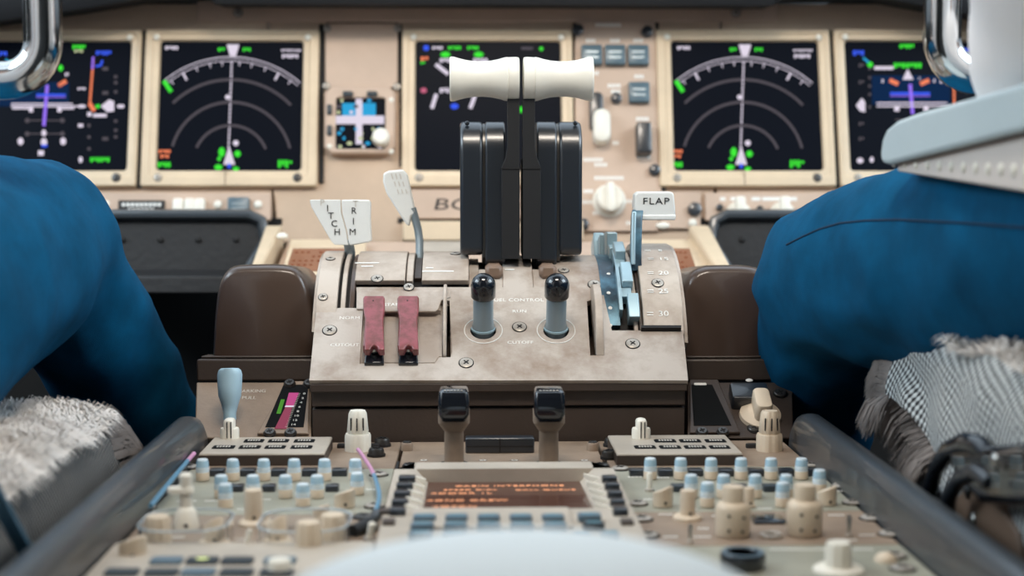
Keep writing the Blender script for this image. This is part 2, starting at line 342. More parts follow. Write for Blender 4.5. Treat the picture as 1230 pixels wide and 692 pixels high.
def nd(dx, sc=1.0):
    def f(d):
        X = lambda x: 278+(x-278)*sc+dx
        cx, cy = X(277), 197
        for r, w in ((127*sc, 1.1), (122.5*sc, 0.8)): d.arc(cx+1, cy, r, -39, 41, w, 'gl_w', 26)
        for i, a in enumerate((-36, -28, -20, -12, -5, 5, 12, 20, 28, 36)):
            l = 9 if i in (1, 8) else 5; t = math.radians(a); d.line([(cx+1+122*sc*math.sin(t), cy-122*sc*math.cos(t)), (cx+1+(122-l)*sc*math.sin(t), cy-(122-l)*sc*math.cos(t))], 1.1 if l < 9 else 2.4, 'gl_w')
        d.arc(cx+1, cy, 100*sc, -44, 46, 3, 'gl_d'); d.arc(cx+1, cy, 73*sc, -74, 76, 3, 'gl_d'); d.arc(cx+1, cy, 45*sc, -66, 68, 3, 'gl_d')
        for i in range(23):
            y = 76+i*5; x = X(279-(i/23)*4); d.line([(x, y), (x-0.2, y+3.0)], 2.0, 'gl_w')
        d.poly([(X(276), 176), (X(269), 199), (X(283), 199)], 'gl_w'); d.rect(X(274), 198, X(278), 203, 'gl_b')
        d.poly([(X(273), 55), (X(288), 55), (X(284), 69), (X(277), 69)], 'gl_w')
        d.dash(X(262), 61, 9, 'gl_g', 4); d.dash(X(292), 61, 10, 'gl_g', 4)
        d.dash(X(199), 59, 16, 'gl_w', 4, 4); d.dash(X(338), 62, 24, 'gl_w', 2.4); d.dash(X(339), 69, 20, 'gl_w', 4.5)
        d.line([(X(198), 99), (X(206), 111)], 5, 'gl_g'); d.dot(X(274), 118, 3, 'gl_w')
        d.dash(X(191), 183, 15, 'gl_r', 4, 4); d.dash(X(193), 189, 11, 'gl_r', 4, 3); d.dash(X(190), 199, 16, 'gl_g', 6, 4)
        d.dot(X(267), 184, 4, 'gl_g', 6); d.dot(X(286), 186, 4, 'gl_g', 4); d.dot(X(284), 173, 3.5, 'gl_w'); d.dot(X(263), 202, 5, 'gl_g', 3.5); d.dot(X(284), 204, 4, 'gl_g', 2.5); d.dot(X(264), 192, 2.5, 'gl_g')
        d.dash(X(334), 198, 13, 'gl_g', 9, 3); d.dash(X(347), 196, 5, 'gl_g', 3, 1)
    return f
def pfd_l(d):
    d.rect(-10, 100, 84, 129, 'gl_n')
    for a in ((15, 129, 104, 129), (15, 126, 88, 126)): d.line([(a[0], a[1]), (a[2], a[3])], 1.6, 'gl_w')
    d.line([(16, 131.5), (38, 131.5)], 2, 'gl_w'); d.line([(74, 131.5), (90, 131.5)], 2, 'gl_w'); d.rect(36, 130, 41, 136, 'gl_w'); d.rect(70, 130, 75, 136, 'gl_w')
    d.line([(58, 104), (54, 152)], 4, 'gl_p'); d.rect(45, 114, 80, 116.5, 'gl_b'); d.rect(45, 117.5, 80, 118.6, 'gl_p'); d.rect(96, 127, 103, 131, 'gl_w')
    for y, w in ((146, 42), (162, 42)): d.rect(55-w/2, y-0.8, 55+w/2, y+0.6, 'gl_d'); d.dot(55-w/2, y, 3, 'gl_d'); d.dot(55+w/2, y, 3, 'gl_d')
    for x in (26, 77): d.dot(x, 171, 3.6, 'gl_w', 4.6)
    d.dot(54, 172, 4, 'gl_w', 5); d.dot(54, 161, 3, 'gl_w', 4); d.rect(51, 175, 58, 178, 'gl_b'); d.rect(47, 182, 54, 188, 'gl_w'); d.dot(98, 193, 2.5, 'gl_w', 4)
    d.line([(113, 74), (109, 126)], 2.4, 'gl_r'); d.line([(113, 70), (112, 84)], 2.6, 'gl_p'); d.line([(109, 126), (114, 134)], 5, 'gl_r')
    d.dash(88, 58, 16, 'gl_g', 5); d.dash(90, 63, 11, 'gl_y', 3); d.dash(116, 65, 19, 'gl_b', 5); d.line([(116, 81), (122, 80), (124, 74)], 2.4, 'gl_b')
    d.dash(0, 66, 10, 'gl_b', 5); d.dot(15, 78, 4.5, 'gl_g', 4); d.line([(8, 73), (20, 80)], 2, 'gl_c'); d.dot(74, 83, 3, 'gl_g', 4)
    d.line([(72, 104), (80, 99)], 5, 'gl_r'); d.dash(94, 108, 10, 'gl_w', 3, 3); d.dash(79, 91, 5, 'gl_w', 4, 2)
    for y in (82, 111, 166): d.rect(124, y, 131, y+4, 'gl_d')
    for y in (92, 99, 110, 145, 156, 164): d.rect(138, y, 142, y+3.4, 'gl_d')
    d.rect(116, 127, 121, 131, 'gl_g'); d.poly([(122, 129), (132, 121), (138, 123), (138, 135), (130, 136)], 'gl_w'); d.rect(142, 127, 150, 131, 'gl_w'); d.rect(106, 136, 111, 141, 'gl_w'); d.rect(113, 138, 129, 142, 'gl_w'); d.rect(95, 150, 101, 154, 'gl_w')
    for y in (152, 166, 180): d.dot(108, y, 2.2, 'gl_d')
    d.dash(109, 193, 24, 'gl_g', 5.5, 6)
def pfd_r(d):
    d.rect(1046, 92, 1140, 127, 'gl_n')
    d.dash(1079, 57, 18, 'gl_g', 5); d.dash(1023, 65, 14, 'gl_b', 6, 3); d.line([(1036, 71), (1044, 78)], 2.5, 'gl_c'); d.dot(1044, 79, 3.5, 'gl_g')
    d.rect(1049, 81, 1072, 85, 'gl_w'); d.dash(1072, 80, 34, 'gl_g', 6, 7); d.poly([(1089, 84), (1083, 97), (1096, 97)], 'gl_w')
    d.line([(1068, 98), (1077, 102)], 5, 'gl_r'); d.line([(1105, 102), (1114, 98)], 5, 'gl_r')
    for x in (1058, 1071, 1102, 1120, 1128): d.rect(x, 92+abs(x-1090)*0.15, x+2, 96+abs(x-1090)*0.15, 'gl_w')
    d.rect(1068, 112, 1116, 115, 'gl_b'); d.rect(1068, 116, 1116, 117.2, 'gl_p'); d.line([(1092, 103), (1095, 138)], 4, 'gl_p')
    d.line([(1052, 129), (1140, 129)], 1.6, 'gl_w'); d.line([(1052, 125), (1136, 125)], 1.6, 'gl_w'); d.rect(1073, 128, 1079, 135, 'gl_w'); d.rect(1108, 128, 1114, 135, 'gl_w')
    d.poly([(1027, 128), (1034, 119), (1038, 124), (1038, 136), (1032, 135)], 'gl_w')
    for x, y in ((1030, 80), (1030, 100), (1030, 150), (1030, 168)): d.dash(x, y, 7, 'gl_d', 4, 2)
    for y in (82, 93, 103, 113, 128): d.rect(1042, y, 1045, y+3.4, 'gl_d')
    d.dot(1032, 194, 4, 'gl_w', 3.5); d.dot(1046, 193, 2.5, 'gl_w', 3.5); d.line([(1074, 145), (1112, 145)], 1.4, 'gl_d')
    d.line([(1144, 74), (1145, 130)], 2.4, 'gl_r'); d.dash(1150, 62, 16, 'gl_b', 5); d.rect(1150, 126, 1162, 134, 'gl_w')
def eicas(d):
    d.dot(512, 59, 3.5, 'gl_b'); d.dash(519, 59, 13, 'gl_w', 3.4, 4); d.dash(538, 59, 16, 'gl_g', 4, 4); d.dash(561, 59, 14, 'gl_g', 4, 4)
    d.dash(505, 72, 10, 'gl_r', 5, 2); d.dash(505, 77, 6, 'gl_g', 3, 2)
    for x in (531, 571): d.dot(x+4, 67, 6, 'gl_g', 3.5); d.dash(x-3, 74, 18, 'gl_w', 5, 4)
    d.line([(524, 79), (538, 90)], 4.5, 'gl_w'); d.dot(509, 110, 4, 'gl_k', 3.4); d.dash(528, 110, 12, 'gl_w', 6, 3)
    d.line([(524, 115), (519, 131)], 4.5, 'gl_w'); d.line([(571, 115), (565, 131)], 4.5, 'gl_w'); d.dash(557, 112, 10, 'gl_k', 3)
    d.dot(546, 129, 5, 'gl_b', 3.5); d.dot(650, 60, 2.5, 'gl_g'); d.dot(626, 133, 2.5, 'gl_g', 4); d.rect(626, 58, 640, 61, 'gl_d')
display('leftmost flight display with blue horizon bars, partly behind the bent chrome handle and blue knee', (-52, 168.5, 38, 226), (-24, 155, 50, 205), pfd_l)
display('map display left of the centre stack, white compass arc and range arcs on black', (173.5, 383, 38, 226), (191, 363, 50, 205), nd(0), )
display('centre engine display behind the two white thrust lever grips', (483, 688, 38, 226), (499, 674, 50, 205), eicas)
display('map display right of the throttles, white compass arc and range arcs on black', (789, 998.5, 38, 226), (808, 985, 50, 205), nd(613.5, 1.0))
display('rightmost flight display with blue bars behind the right chrome handle', (1003.5, 1225, 38, 226), (1018, 1197, 50, 205), pfd_r)
# ---- blank plate and standby instrument
t = thing('blank_plate', 'blank pinkish tan cover plate above the small standby instrument', 'cover plate', FM)
mb = MB(); mb.prism(mpoly([(392.5, 27.5), (477.5, 27.5), (479.5, 38), (479.5, 101), (471, 108.5), (395, 108.5), (389.5, 101), (389.5, 38)]), 0, 0.0015, 'dark'); mb.build('plate_gap', t)
mb = MB(); mb.prism(mpoly([(394, 29), (476, 29), (478, 38), (478, 100), (470, 107), (396, 107), (391, 100), (391, 38)]), 0, 0.004, 'tan3'); mb.build('plate', t, bevel=0.001)
for x, y in ((393, 34), (478, 34), (392, 103), (477, 104)): screw(t, FM.px(x, y, 0.004), 0.004)
mb = MB(); mb.tube([FM.px(386, 30, 0.001), FM.px(386, 220, 0.001)], 0.003, 'dark', 6); mb.tube([FM.px(481.5, 30, 0.001), FM.px(481.5, 200, 0.001)], 0.002, 'dark', 6); mb.build('edge_gap', t)
t = thing('standby_instrument', 'small square standby flight instrument with bright blue and white screen', 'instrument', FM)
cx, cy, w, h = rect_px(391, 475, 107, 188)
mb = MB(); a, b, c, d = rect_px(404, 464, 121, 183)
ch = lambda cx, cy, w, h, k: [(cx-w/2+k, cy-h/2), (cx+w/2-k, cy-h/2), (cx+w/2, cy-h/2+k), (cx+w/2, cy+h/2-k), (cx+w/2-k, cy+h/2), (cx-w/2+k, cy+h/2), (cx-w/2, cy+h/2-k), (cx-w/2, cy-h/2+k)]
mb.loops([(ch(cx, cy, w, h, 0.008), 0), (ch(cx, cy, w, h, 0.008), 0.012), (ch(cx, cy, w-0.004, h-0.004, 0.007), 0.014), (ch(a, b, c, d, 0.002), 0.014), (ch(a, b, c-0.001, d-0.001, 0.002), 0.009)], 'tan3', cap1=False); mb.build('bezel', t)
mb = MB(); mb.loops([(ch(a, b, c-0.0005, d-0.0005, 0.002), 0.004), (ch(a, b, c-0.0005, d-0.0005, 0.002), 0.0095)], 'screen'); sc = mb.build('screen', t)
d = Draw(0.0097)
d.rect(412, 127, 428, 146, 'gl_c'); d.rect(436, 127, 452, 146, 'gl_c'); d.rect(428, 122, 436, 176, 'gl_w'); d.rect(404, 142, 462, 152, 'gl_w')
for i in range(26): d.dot(random.uniform(405, 460), random.choice((124, 131, 138, 158, 163, 169, 175, 179)), random.uniform(1.5, 3.6), random.choice(('gl_w', 'gl_y', 'gl_y', 'gl_c', 'gl_d')), 2.2)
d.mb.build('symbols', sc)
for x, y in ((418, 113), (447, 113), (396, 132), (396, 157)):
    v = FM.px(x, y, 0.014); mb = MB(); mb.rbox(v.x, v.y, 0.012 if y < 120 else 0.006, 0.006 if y < 120 else 0.012, 0.013, 0.017, 'darkkey', 0.002, 0.001); mb.build('button', t)
v = FM.px(458, 167, 0.014); mb = MB(); mb.lathe([(0.010, 0), (0.0095, 0.012), (0.007, 0.014)], 'ivory', c=v); mb.build('knob', t)
for x, y in ((396, 176), (470, 182), (470, 120)): mb = MB(); mb.ball(FM.px(x, y, 0.014), 0.003, 0.003, 0.0015, 'ivory'); mb.build('corner_stud', t)
# ---- control panel right of the centre display
t = thing('control_panel', 'upright tan control panel of dark square switches between centre and right displays', 'control panel', FM)
mb = MB(); mb.prism(mpoly([(692, 27), (786, 27), (790, 60), (794, 232), (790, 236), (790, 279), (690, 279), (690, 60)]), 0, 0.005, 'tan3'); mb.build('plate', t, bevel=0.001)
mb = MB(); mb.tube([FM.px(788.5, 28, 0.002), FM.px(797, 230, 0.002)], 0.0028, 'dark', 6); mb.tube([FM.px(690, 28, 0.002), FM.px(690, 150, 0.002)], 0.002, 'dark', 6); mb.build('edge_gap', t)
def pbutton(parent, x, y, w, h, F=FM, n0=0.005, ht=0.008, m='bluegrey', name='push_button', mark='paintg'):
    v = F.px(x, y, n0+ht); mb = MB(); mb.rbox(v.x, v.y, w, h, n0, n0+ht, m, 0.0015, 0.0012, n=2); b = mb.build(name, parent)
    mb = MB(); mb.rbox(v.x, v.y+h*0.12, w*0.6, h*0.1, n0+ht, n0+ht+0.0002, 'greym', 0.0003); mb.rbox(v.x, v.y-h*0.15, w*0.6, h*0.1, n0+ht, n0+ht+0.0002, 'greym', 0.0003); mb.build('legend', b)
    return b
for x, y in ((711, 65), (739, 65), (767, 65), (768, 110)): pbutton(t, x, y, 0.024, 0.024)
def blackstud(par, x, y, F=FM, n0=0.005, r=0.005):
    mb = MB(); mb.lathe([(r, 0), (r*0.95, 0.005), (r*0.6, 0.006)], 'black', c=F.px(x, y, n0)); mb.build('fastener', par)
for x, y in ((694, 37), (777, 39), (786, 205), (700, 270)): blackstud(t, x, y, r=0.0068)
mb = MB(); v = FM.px(740, 119, 0.005); mb.lathe([(0.0065, 0), (0.006, 0.005), (0.003, 0.006)], 'black', c=v); mb.build('small_knob', t)
v = FM.px(716, 135, 0.006); mb = MB(); mb.rbox(v.x, v.y, 0.016, 0.046, 0.005, 0.012, 'black', 0.006, 0.002); mb.build('slider_track', t)
v = FM.px(723, 151, 0.02); mb = MB(); mb.rbox(v.x, v.y, 0.020, 0.040, 0.006, 0.024, 'ivory', 0.009, 0.004); mb.build('slider_knob', t)
v = FM.px(773, 167, 0.015); mb = MB(); mb.rbox(v.x, v.y, 0.017, 0.036, 0.005, 0.024, 'black', 0.002, 0.002); sw = mb.build('rocker_switch', t)
v = FM.px(733, 238, 0.02); mb = MB(); mb.lathe([(0.019, 0), (0.019, 0.003), (0.0165, 0.004), (0.0155, 0.018), (0.013, 0.020)], 'ivory', c=(v.x, v.y, 0.005)); mb.rbox(v.x, v.y, 0.009, 0.034, 0.02, 0.030, 'ivory', 0.003, 0.002, n=3); mb.build('rotary_knob', t)
mb = MB()
for x, y, w in ((732, 30, 34), (711, 49, 14), (740, 49, 14), (768, 49, 14), (712, 88, 16), (769, 92, 14), (739, 103, 18), (740, 110, 12), (773, 143, 18), (714, 192, 26), (722, 198, 16), (732, 214, 36), (708, 230, 14), (706, 243, 12), (757, 242, 14), (722, 256, 20), (774, 189, 16), (762, 268, 20), (740, 172, 8)):
    v = FM.px(x, y, 0.005)
    for i in range(int(w/4)):
        mb.box(v.x-w/2*0.00095+i*0.0038, v.x-w/2*0.00095+i*0.0038+0.0028, v.y-0.002, v.y+0.0022, 0.005, 0.0053, 'paint')
mb.build('marking', t)
# ---- lower right module with studs, lower plate with the maker's name
t = thing('lower_panel', 'small tan panel below the right map display, behind the white flap handle', 'panel', FM)
mb = MB(); mb.prism(mpoly([(792, 231), (841, 231), (841, 276), (792, 276)]), 0, 0.005, 'tan3'); mb.build('plate', t, bevel=0.001)
blackstud(t, 834, 252, r=0.008); 
mb = MB(); mb.ball(FM.px(832, 268, 0.006), 0.005, 0.005, 0.003, 'ivory'); mb.ball(FM.px(796, 271, 0.006), 0.008, 0.004, 0.002, 'ivory'); mb.build('marking', t)
t = thing('name_plate', 'pinkish tan strip with dark slanted lettering low in the centre, half hidden by the throttles', 'name plate', FM)
mb = MB(); mb.prism(mpoly([(494, 229), (690, 229), (690, 264), (494, 264)]), 0, 0.006, 'tan3'); mb.build('plate', t, bevel=0.001)
mb = MB(); T = Matrix.Translation(FM.px(585, 246, 0.0061)) @ Matrix(((1, 0.25, 0, 0), (0, 1, 0, 0), (0, 0, 1, 0), (0, 0, 0, 1))) @ Matrix.Scale(1.75, 4, (1, 0, 0)); mb.text('BOEING', 0.019, 'inkb', T, space=1.0); mb.build('lettering', t)
t = thing('trim_bar', 'tan ledge bar across the foot of the centre panel', 'trim', FM)
mb = MB(); mb.prism(mpoly([(484, 268), (700, 268), (700, 292), (484, 292)]), 0, 0.012, 'tan2'); mb.build('bar', t, bevel=0.002)
mb = MB(); mb.prism(mpoly([(478, 262), (700, 262), (700, 268), (478, 268)]), 0, 0.002, 'dark'); mb.build('joint', t)
# ---- strips under the outer displays
def low_strip(label, x0, x1, sgn):
    t = thing('switch_strip', label, 'switch panel', FM)
    mb = MB(); mb.prism(mpoly([(x0, 233), (x1, 233), (x1, 266), (x0, 266)]), 0, 0.006, 'tan3'); mb.build('plate', t, bevel=0.001)
    return t
t = low_strip('tan strip of placards and switches under the left displays, above the black tray', 60, 326, -1)
v = FM.px(170, 249, 0.007); mb = MB(); mb.rbox(v.x, v.y, 0.052, 0.016, 0.006, 0.0075, 'blackr', 0.001); pl = mb.build('placard', t)
mb = MB(); T = Matrix.Translation((v.x, v.y, 0.0077))
for r_ in range(2):
    for i in range(9-r_*3): mb.box(-0.022+r_*0.007+i*0.005, -0.022+r_*0.007+i*0.005+0.0038, 0.001-r_*0.006, 0.0048-r_*0.006, 0, 0.0002, 'paint', T)
mb.build('marking', pl)
for x in (214, 228, 240): mb = MB(); v = FM.px(x, 249, 0.01); mb.rbox(v.x, v.y, 0.012, 0.02, 0.006, 0.014, 'ivory', 0.003, 0.002); mb.build('selector', t)
pbutton(t, 286, 247, 0.024, 0.020)
for x in (127, 262, 310): mb = MB(); mb.ball(FM.px(x, 246, 0.006), 0.005, 0.005, 0.003, 'ivory'); mb.build('stud', t)
t = low_strip('tan strip with white selector knobs under the right map display', 846, 1130, 1)
for x in (888, 941): mb = MB(); v = FM.px(x, 253, 0.012); mb.lathe([(0.015, 0), (0.014, 0.004), (0.010, 0.005), (0.009, 0.014), (0.006, 0.016)], 'ivory', c=(v.x, v.y-0.003, 0.006)); mb.rbox(v.x, v.y+0.003, 0.011, 0.022, 0.018, 0.026, 'ivory', 0.003, 0.002); mb.build('selector_knob', t)
mb = MB()
for x, w in ((886, 16), (928, 24), (908, 10), (868, 6), (952, 10)): v = FM.px(x, 239, 0.006); mb.rbox(v.x, v.y, w*0.001, 0.004, 0.006, 0.0064, 'paint', 0.0005)
mb.build('marking', t)
for x, y in ((864, 250), (912, 252)): blackstud(t, x, y, r=0.004)
# ------------------------------------------------------------------ glareshield
t = thing('glareshield', 'dark padded glareshield hood above the instrument panel', 'glareshield')
hood = []
mb = MB()
def hoodprof(px0, py0, px1, py1):
    for (xa, ya), (xb, yb) in zip([(px0, py0)], [(px1, py1)]):
        a, b = P(xa, ya, 1.72), P(xb, yb, 1.72)
        L = []
        for p in (a, b):
            L.append([(p.x, 1.70, p.z), (p.x, 1.80, p.z+0.004), (p.x, 2.02, p.z+0.03), (p.x, 2.02, p.z+0.16), (p.x, 1.76, p.z+0.13), (p.x, 1.69, p.z+0.07), (p.x, 1.685, p.z+0.02)])
        mb.loops(L, 'hood')
pts = [(-260, 62), (-60, 38), (0, 28), (90, 15), (172, 1), (250, -1), (262, 7), (925, 9), (938, 0), (1050, -1), (1130, 14), (1200, 26), (1300, 42), (1480, 66)]
for a, b in zip(pts, pts[1:]): hoodprof(*a, *b)
mb.build('hood', t, angle=50)
# ------------------------------------------------------------------ black trays in front of the pilots
def pocket(name, label, x0, x1, skew):
    F = Frame(P((x0+x1)/2, 262, 1.655), (1, 0, 0), (0, 0.22, 1))
    t = thing(name, label, 'tray', F)
    q = lambda x, y: tuple(F.px(x, y))[:2]
    s = skew
    corner = lambda X0, X1, y0, k: [q(X0, y0+k), q(X0+s*0.3*k, y0+k*0.3), q(X0+s*k, y0)]
    top = [(x0, 285), (x0+6, 264), (x0+18, 258), (x1-18, 258), (x1-5, 264), (x1, 285), (x1-(22 if s < 0 else -14), 330), (x0+(14 if s < 0 else 26), 330)]
    mb = MB(); mb.prism([q(*p) for p in top], -0.02, 0.0, 'tray'); mb.build('back_pad', t, bevel=0.004, seg=3)
    mb = MB(); mb.tube([(*q(*p), 0.004) for p in [(x0+(8 if s < 0 else 26), 335), (x0, 290), (x0+5, 266), (x0+20, 259), (x1-20, 259), (x1-5, 266), (x1, 290), (x1-(26 if s < 0 else 8), 335)]], 0.0065, 'pad', 10); mb.build('rim', t)
    mb = MB()
    for k in range(5):
        x = x0+(x1-x0)*(k+0.8)/5.6; mb.ball((*q(x, 288), 0.001), 0.0035, 0.0035, 0.002, 'dark')
    mb.build('stud', t)
    mb = MB(); a = F.loc(P(x0+16, 331, 1.58)); b = F.loc(P(x1-16, 331, 1.58)); c0 = q(x0+10, 324); c1 = q(x1-10, 324)
    mb.loops([[(c0[0], c0[1], -0.012), (c1[0], c1[1], -0.012), (c1[0], c1[1], 0.0), (c0[0], c0[1], 0.0)], [(a.x, a.y-0.02, a.z), (b.x, b.y-0.02, b.z), (b.x, b.y, b.z), (a.x, a.y, a.z)]], 'tray'); mb.build('tray_floor', t, bevel=0.003)
pocket('document_tray', 'black padded tray under the left displays beside the blue trouser leg', 66, 320, -1)
pocket('document_tray', 'black padded tray right of the pedestal, half hidden by the right pilot\'s knee', 853, 1120, 1)
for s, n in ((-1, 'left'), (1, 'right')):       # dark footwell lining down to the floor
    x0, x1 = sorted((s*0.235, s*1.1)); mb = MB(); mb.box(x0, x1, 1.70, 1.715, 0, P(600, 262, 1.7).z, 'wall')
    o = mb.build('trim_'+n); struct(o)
# ------------------------------------------------------------------ forward stand with the two lit keypads
FF = Frame(P(600, 345, 1.40), (1, 0, 0), P(600, 290, 1.625)-P(600, 345, 1.40)+Vector((0.0, 0, 0)))
FF = Frame((0, FF.o.y, FF.o.z), (1, 0, 0), (0, FF.y.y, FF.y.z))
fq = lambda pts, n=0: [tuple(FF.px(x, y, n))[:2] for x, y in pts]
stand = thing('forward_console', 'tan forward console sloping from the throttle quadrant up to the main panel', 'console', FF)
mb = MB(); mb.prism(fq([(318, 352), (345, 288), (846, 288), (872, 352), (872, 400), (318, 400)]), -0.03, -0.002, 'tan3'); mb.build('top_plate', stand, bevel=0.002)
a = FF.m @ FF.px(330, 340, -0.03); b = FF.m @ FF.px(860, 340, -0.03)
mb = MB(); mb.box(-0.19, 0.19, 0.05, 0.2, -0.45, -0.031, 'brown'); mb.build('pedestal_box', stand)
mb = MB(); mb.prism(fq([(505, 291), (560, 291), (560, 306), (505, 306)]), -0.002, 0.001, 'pedl'); mb.build('white_card', stand)
def fcdu(label, scr, bez, keys, side, glow_pts):
    t = thing('keypad_unit', label, 'keypad unit', FF, )
    mb = MB(); mb.prism(fq(bez), -0.002, 0.006, 'tan2'); mb.build('bezel', t, bevel=0.0015)
    mb = MB(); mb.prism(fq(scr, 0.006), 0.006, 0.0066, 'orange'); s = mb.build('screen', t)
    mb = MB()
    for r_ in range(5):
        for c_ in range(9):
            (x0, y0), (x1, y1), (x2, y2), (x3, y3) = glow_pts
            if random.random() < 0.35: continue
            u, v = (c_+0.1)/9, (r_+0.3)/5; x = x0+(x1-x0)*u+(x3-x0)*v; y = y0+(y3-y0)*v
            mb.prism(fq([(x, y+1.5), (x+3.6, y+1.5), (x+3.6, y), (x, y)], 0.0066), 0.0066, 0.0068, 'amberd')
    mb.build('screen_text', s)
    for (x, y) in keys:
        v = FF.px(x, y, 0.008); mb = MB(); mb.rbox(v.x, v.y, 0.008, 0.012, 0.006, 0.010, 'bluekey', 0.001, 0.001, n=2); mb.build('key', t)
    return t
fcdu('orange lit screen left of the quadrant behind the white trim handles', [(352, 299), (424, 299), (424, 326), (343, 326)], [(349, 294), (440, 294), (440, 400), (322, 400)],
     [(356+c*12-r*3, 334+r*8) for r in range(3) for c in range(5)], -1, [(354, 301), (420, 301), (424, 326), (346, 326)])
fcdu('orange lit screen right of the flap scale', [(772, 299), (828, 299), (838, 330), (772, 330)], [(760, 294), (836, 294), (862, 352), (868, 395), (760, 395)],
     [(800+c*11+r*3, 338+r*8) for r in range(3) for c in range(5)], 1, [(776, 301), (826, 301), (838, 330), (780, 330)])
for s, pts, lb in ((-1, [(319, 288), (341, 288), (334, 300), (312, 345), (300, 345)], 'left'), (1, [(826, 288), (852, 288), (880, 345), (862, 345)], 'right')):
    mb = MB(); mb.prism(fq(pts), -0.02, 0.016, 'tan2')
    o = mb.build('side_rail', stand, bevel=0.003)
mb = MB(); mb.ball(FF.px(339, 284, 0.017), 0.006, 0.006, 0.004, 'ivory'); mb.build('rail_stud', stand)
# ------------------------------------------------------------------ brown side covers beside the quadrant
def side_cover(label, pts, box, name='left'):
    F = Frame(P(sum(p[0] for p in pts)/len(pts), 428, 1.215), (1, 0, 0), (0, 0.08, 1))
    t = thing('console_cover', label, 'cover', F, )
    q = [tuple(F.px(x, y))[:2] for x, y in pts]
    a = sum(q[i][0]*q[(i+1) % len(q)][1]-q[(i+1) % len(q)][0]*q[i][1] for i in range(len(q)))
    if a < 0: q = q[::-1]
    cx = sum(p[0] for p in q)/len(q); L = []
    for z, k in ((-0.14, 0.93), (-0.10, 1), (-0.012, 1), (-0.004, 0.985), (0.001, 0.955), (0.003, 0.91)):
        L.append(([(cx+(x-cx)*k, min(y, y*k)) for x, y in q], z))
    mb = MB(); mb.loops(L, 'brown2'); mb.build('cover_shell', t, angle=60)
    F2 = Frame(P(box[0], 458, 1.195), (1, 0, 0), (0, 0, 1)); 
    a, b = F.loc(P(box[0], 458, 1.195)), F.loc(P(box[1], 431, 1.20))
    mb = MB(); mb.box(a.x, b.x, a.y, b.y, -0.02, 0.018, 'brown'); mb.build('base_box', t, bevel=0.0015)
    a, b = F.loc(P(box[0]+4, 431, 1.20)), F.loc(P(box[1], 427, 1.21))
    mb = MB(); mb.box(a.x, b.x, a.y, b.y, -0.02, 0.010, 'brown'); mb.build('base_ledge', t, bevel=0.001)
    return t
def smooth_poly(pts, it=2):
    for _ in range(it):
        o = [pts[0]]
        for a, b in zip(pts, pts[1:]): o += [(a[0]*.75+b[0]*.25, a[1]*.75+b[1]*.25), (a[0]*.25+b[0]*.75, a[1]*.25+b[1]*.75)]
        pts = o+[pts[-1]]
    return pts
side_cover('glossy brown rounded cover left of the throttle quadrant', smooth_poly([(254, 428), (257, 372), (262, 338), (274, 319), (300, 317), (346, 317), (362, 324), (372, 346), (380, 395), (381, 428)]), (236, 377))
side_cover('glossy brown rounded cover right of the throttle quadrant', smooth_poly([(812, 428), (815, 360), (826, 330), (842, 319), (865, 318), (902, 318), (924, 326), (932, 345), (936, 400), (936, 428)]), (822, 953))
# ------------------------------------------------------------------ slanted side consoles below
YS0, YS1 = P(600, 526, 1.136), P(600, 458, 1.195)
FS = Frame((0, YS0.y, YS0.z), (1, 0, 0), (0, YS1.y-YS0.y, YS1.z-YS0.z))
sq = lambda pts, n=0: [tuple(FS.px(x, y, n))[:2] for x, y in pts]
t = thing('side_console', 'slanted brown console with a pink and green trim scale, left of the quadrant', 'console', FS)
mb = MB(); mb.prism(sq([(234, 526), (374, 526), (374, 459), (236, 459)]), -0.03, 0, 'pedt'); mb.build('console_plate', t, bevel=0.001)
mb = MB(); mb.prism(sq([(309, 524), (371, 524), (372, 461), (344, 461)]), 0, 0.003, 'pedt'); win = mb.build('indicator_frame', t, bevel=0.0008)
mb = MB(); mb.prism(sq([(319, 517), (365, 517), (371, 466), (341, 466)]), 0.003, 0.0034, 'dull'); sc = mb.build('indicator_window', t)
def sidepoly(mb, pts, z, m): mb.prism(sq(pts, z), z, z+0.0002, m)
mb = MB(); sidepoly(mb, [(330, 515), (344, 515), (351, 489), (343, 489)], 0.0035, 'magd'); sidepoly(mb, [(342.5, 489), (352, 489), (359, 472), (347, 472)], 0.0035, 'mag'); mb.build('pink_band', sc)
mb = MB(); sidepoly(mb, [(332, 497), (337, 497), (342, 480), (337.5, 480)], 0.0035, 'grn'); mb.build('green_band', sc)
mb = MB(); sidepoly(mb, [(342, 489), (353, 489), (353.5, 487.4), (343, 487.4)], 0.0037, 'gl_w'); mb.build('pointer', sc)
mb = MB()
for k in range(8):
    y = 473+k*5.3; x = 365.5-k*1.9; T = Matrix.Translation(FS.px(x, y, 0.0035)); mb.text(str(2*k), 0.0028, 'paint', T @ Matrix.Scale(1.5, 4, (1, 0, 0)))
for k in range(22):
    y = 473+k*1.9; x = 359.5-k*0.72; v = FS.px(x, y, 0.0035); mb.box(v.x-0.0012, v.x+0.0008, v.y-0.0002, v.y+0.0002, 0.0035, 0.0037, 'paintg')
mb.build('scale', sc)
mb = MB()
for i, (s_, w_) in enumerate((('SPEEDBRK', 0.9), ('PULL', 0.9))):
    mb.text('PARKING' if i == 0 else 'PULL', 0.0052, 'paintg', Matrix.Translation(FS.px(303+(-4 if i else 0), 470+i*8, 0.0001)))
mb.build('lettering', t)
for x, y in ((348, 462), (371, 462), (324, 521), (349, 521)): screw(t, FS.px(x, y, 0.003), 0.0042, 'screwd', 0.003)
t = thing('parking_brake_lever', 'pale blue paddle lever standing at the far left of the pedestal', 'lever', Frame(P(276, 508, 1.145), (1, 0, 0), (0, 1, 0)))
F = Frame(P(276, 508, 1.145), (1, 0, 0), (0, 0.1, 1)); t.matrix_world = F.m
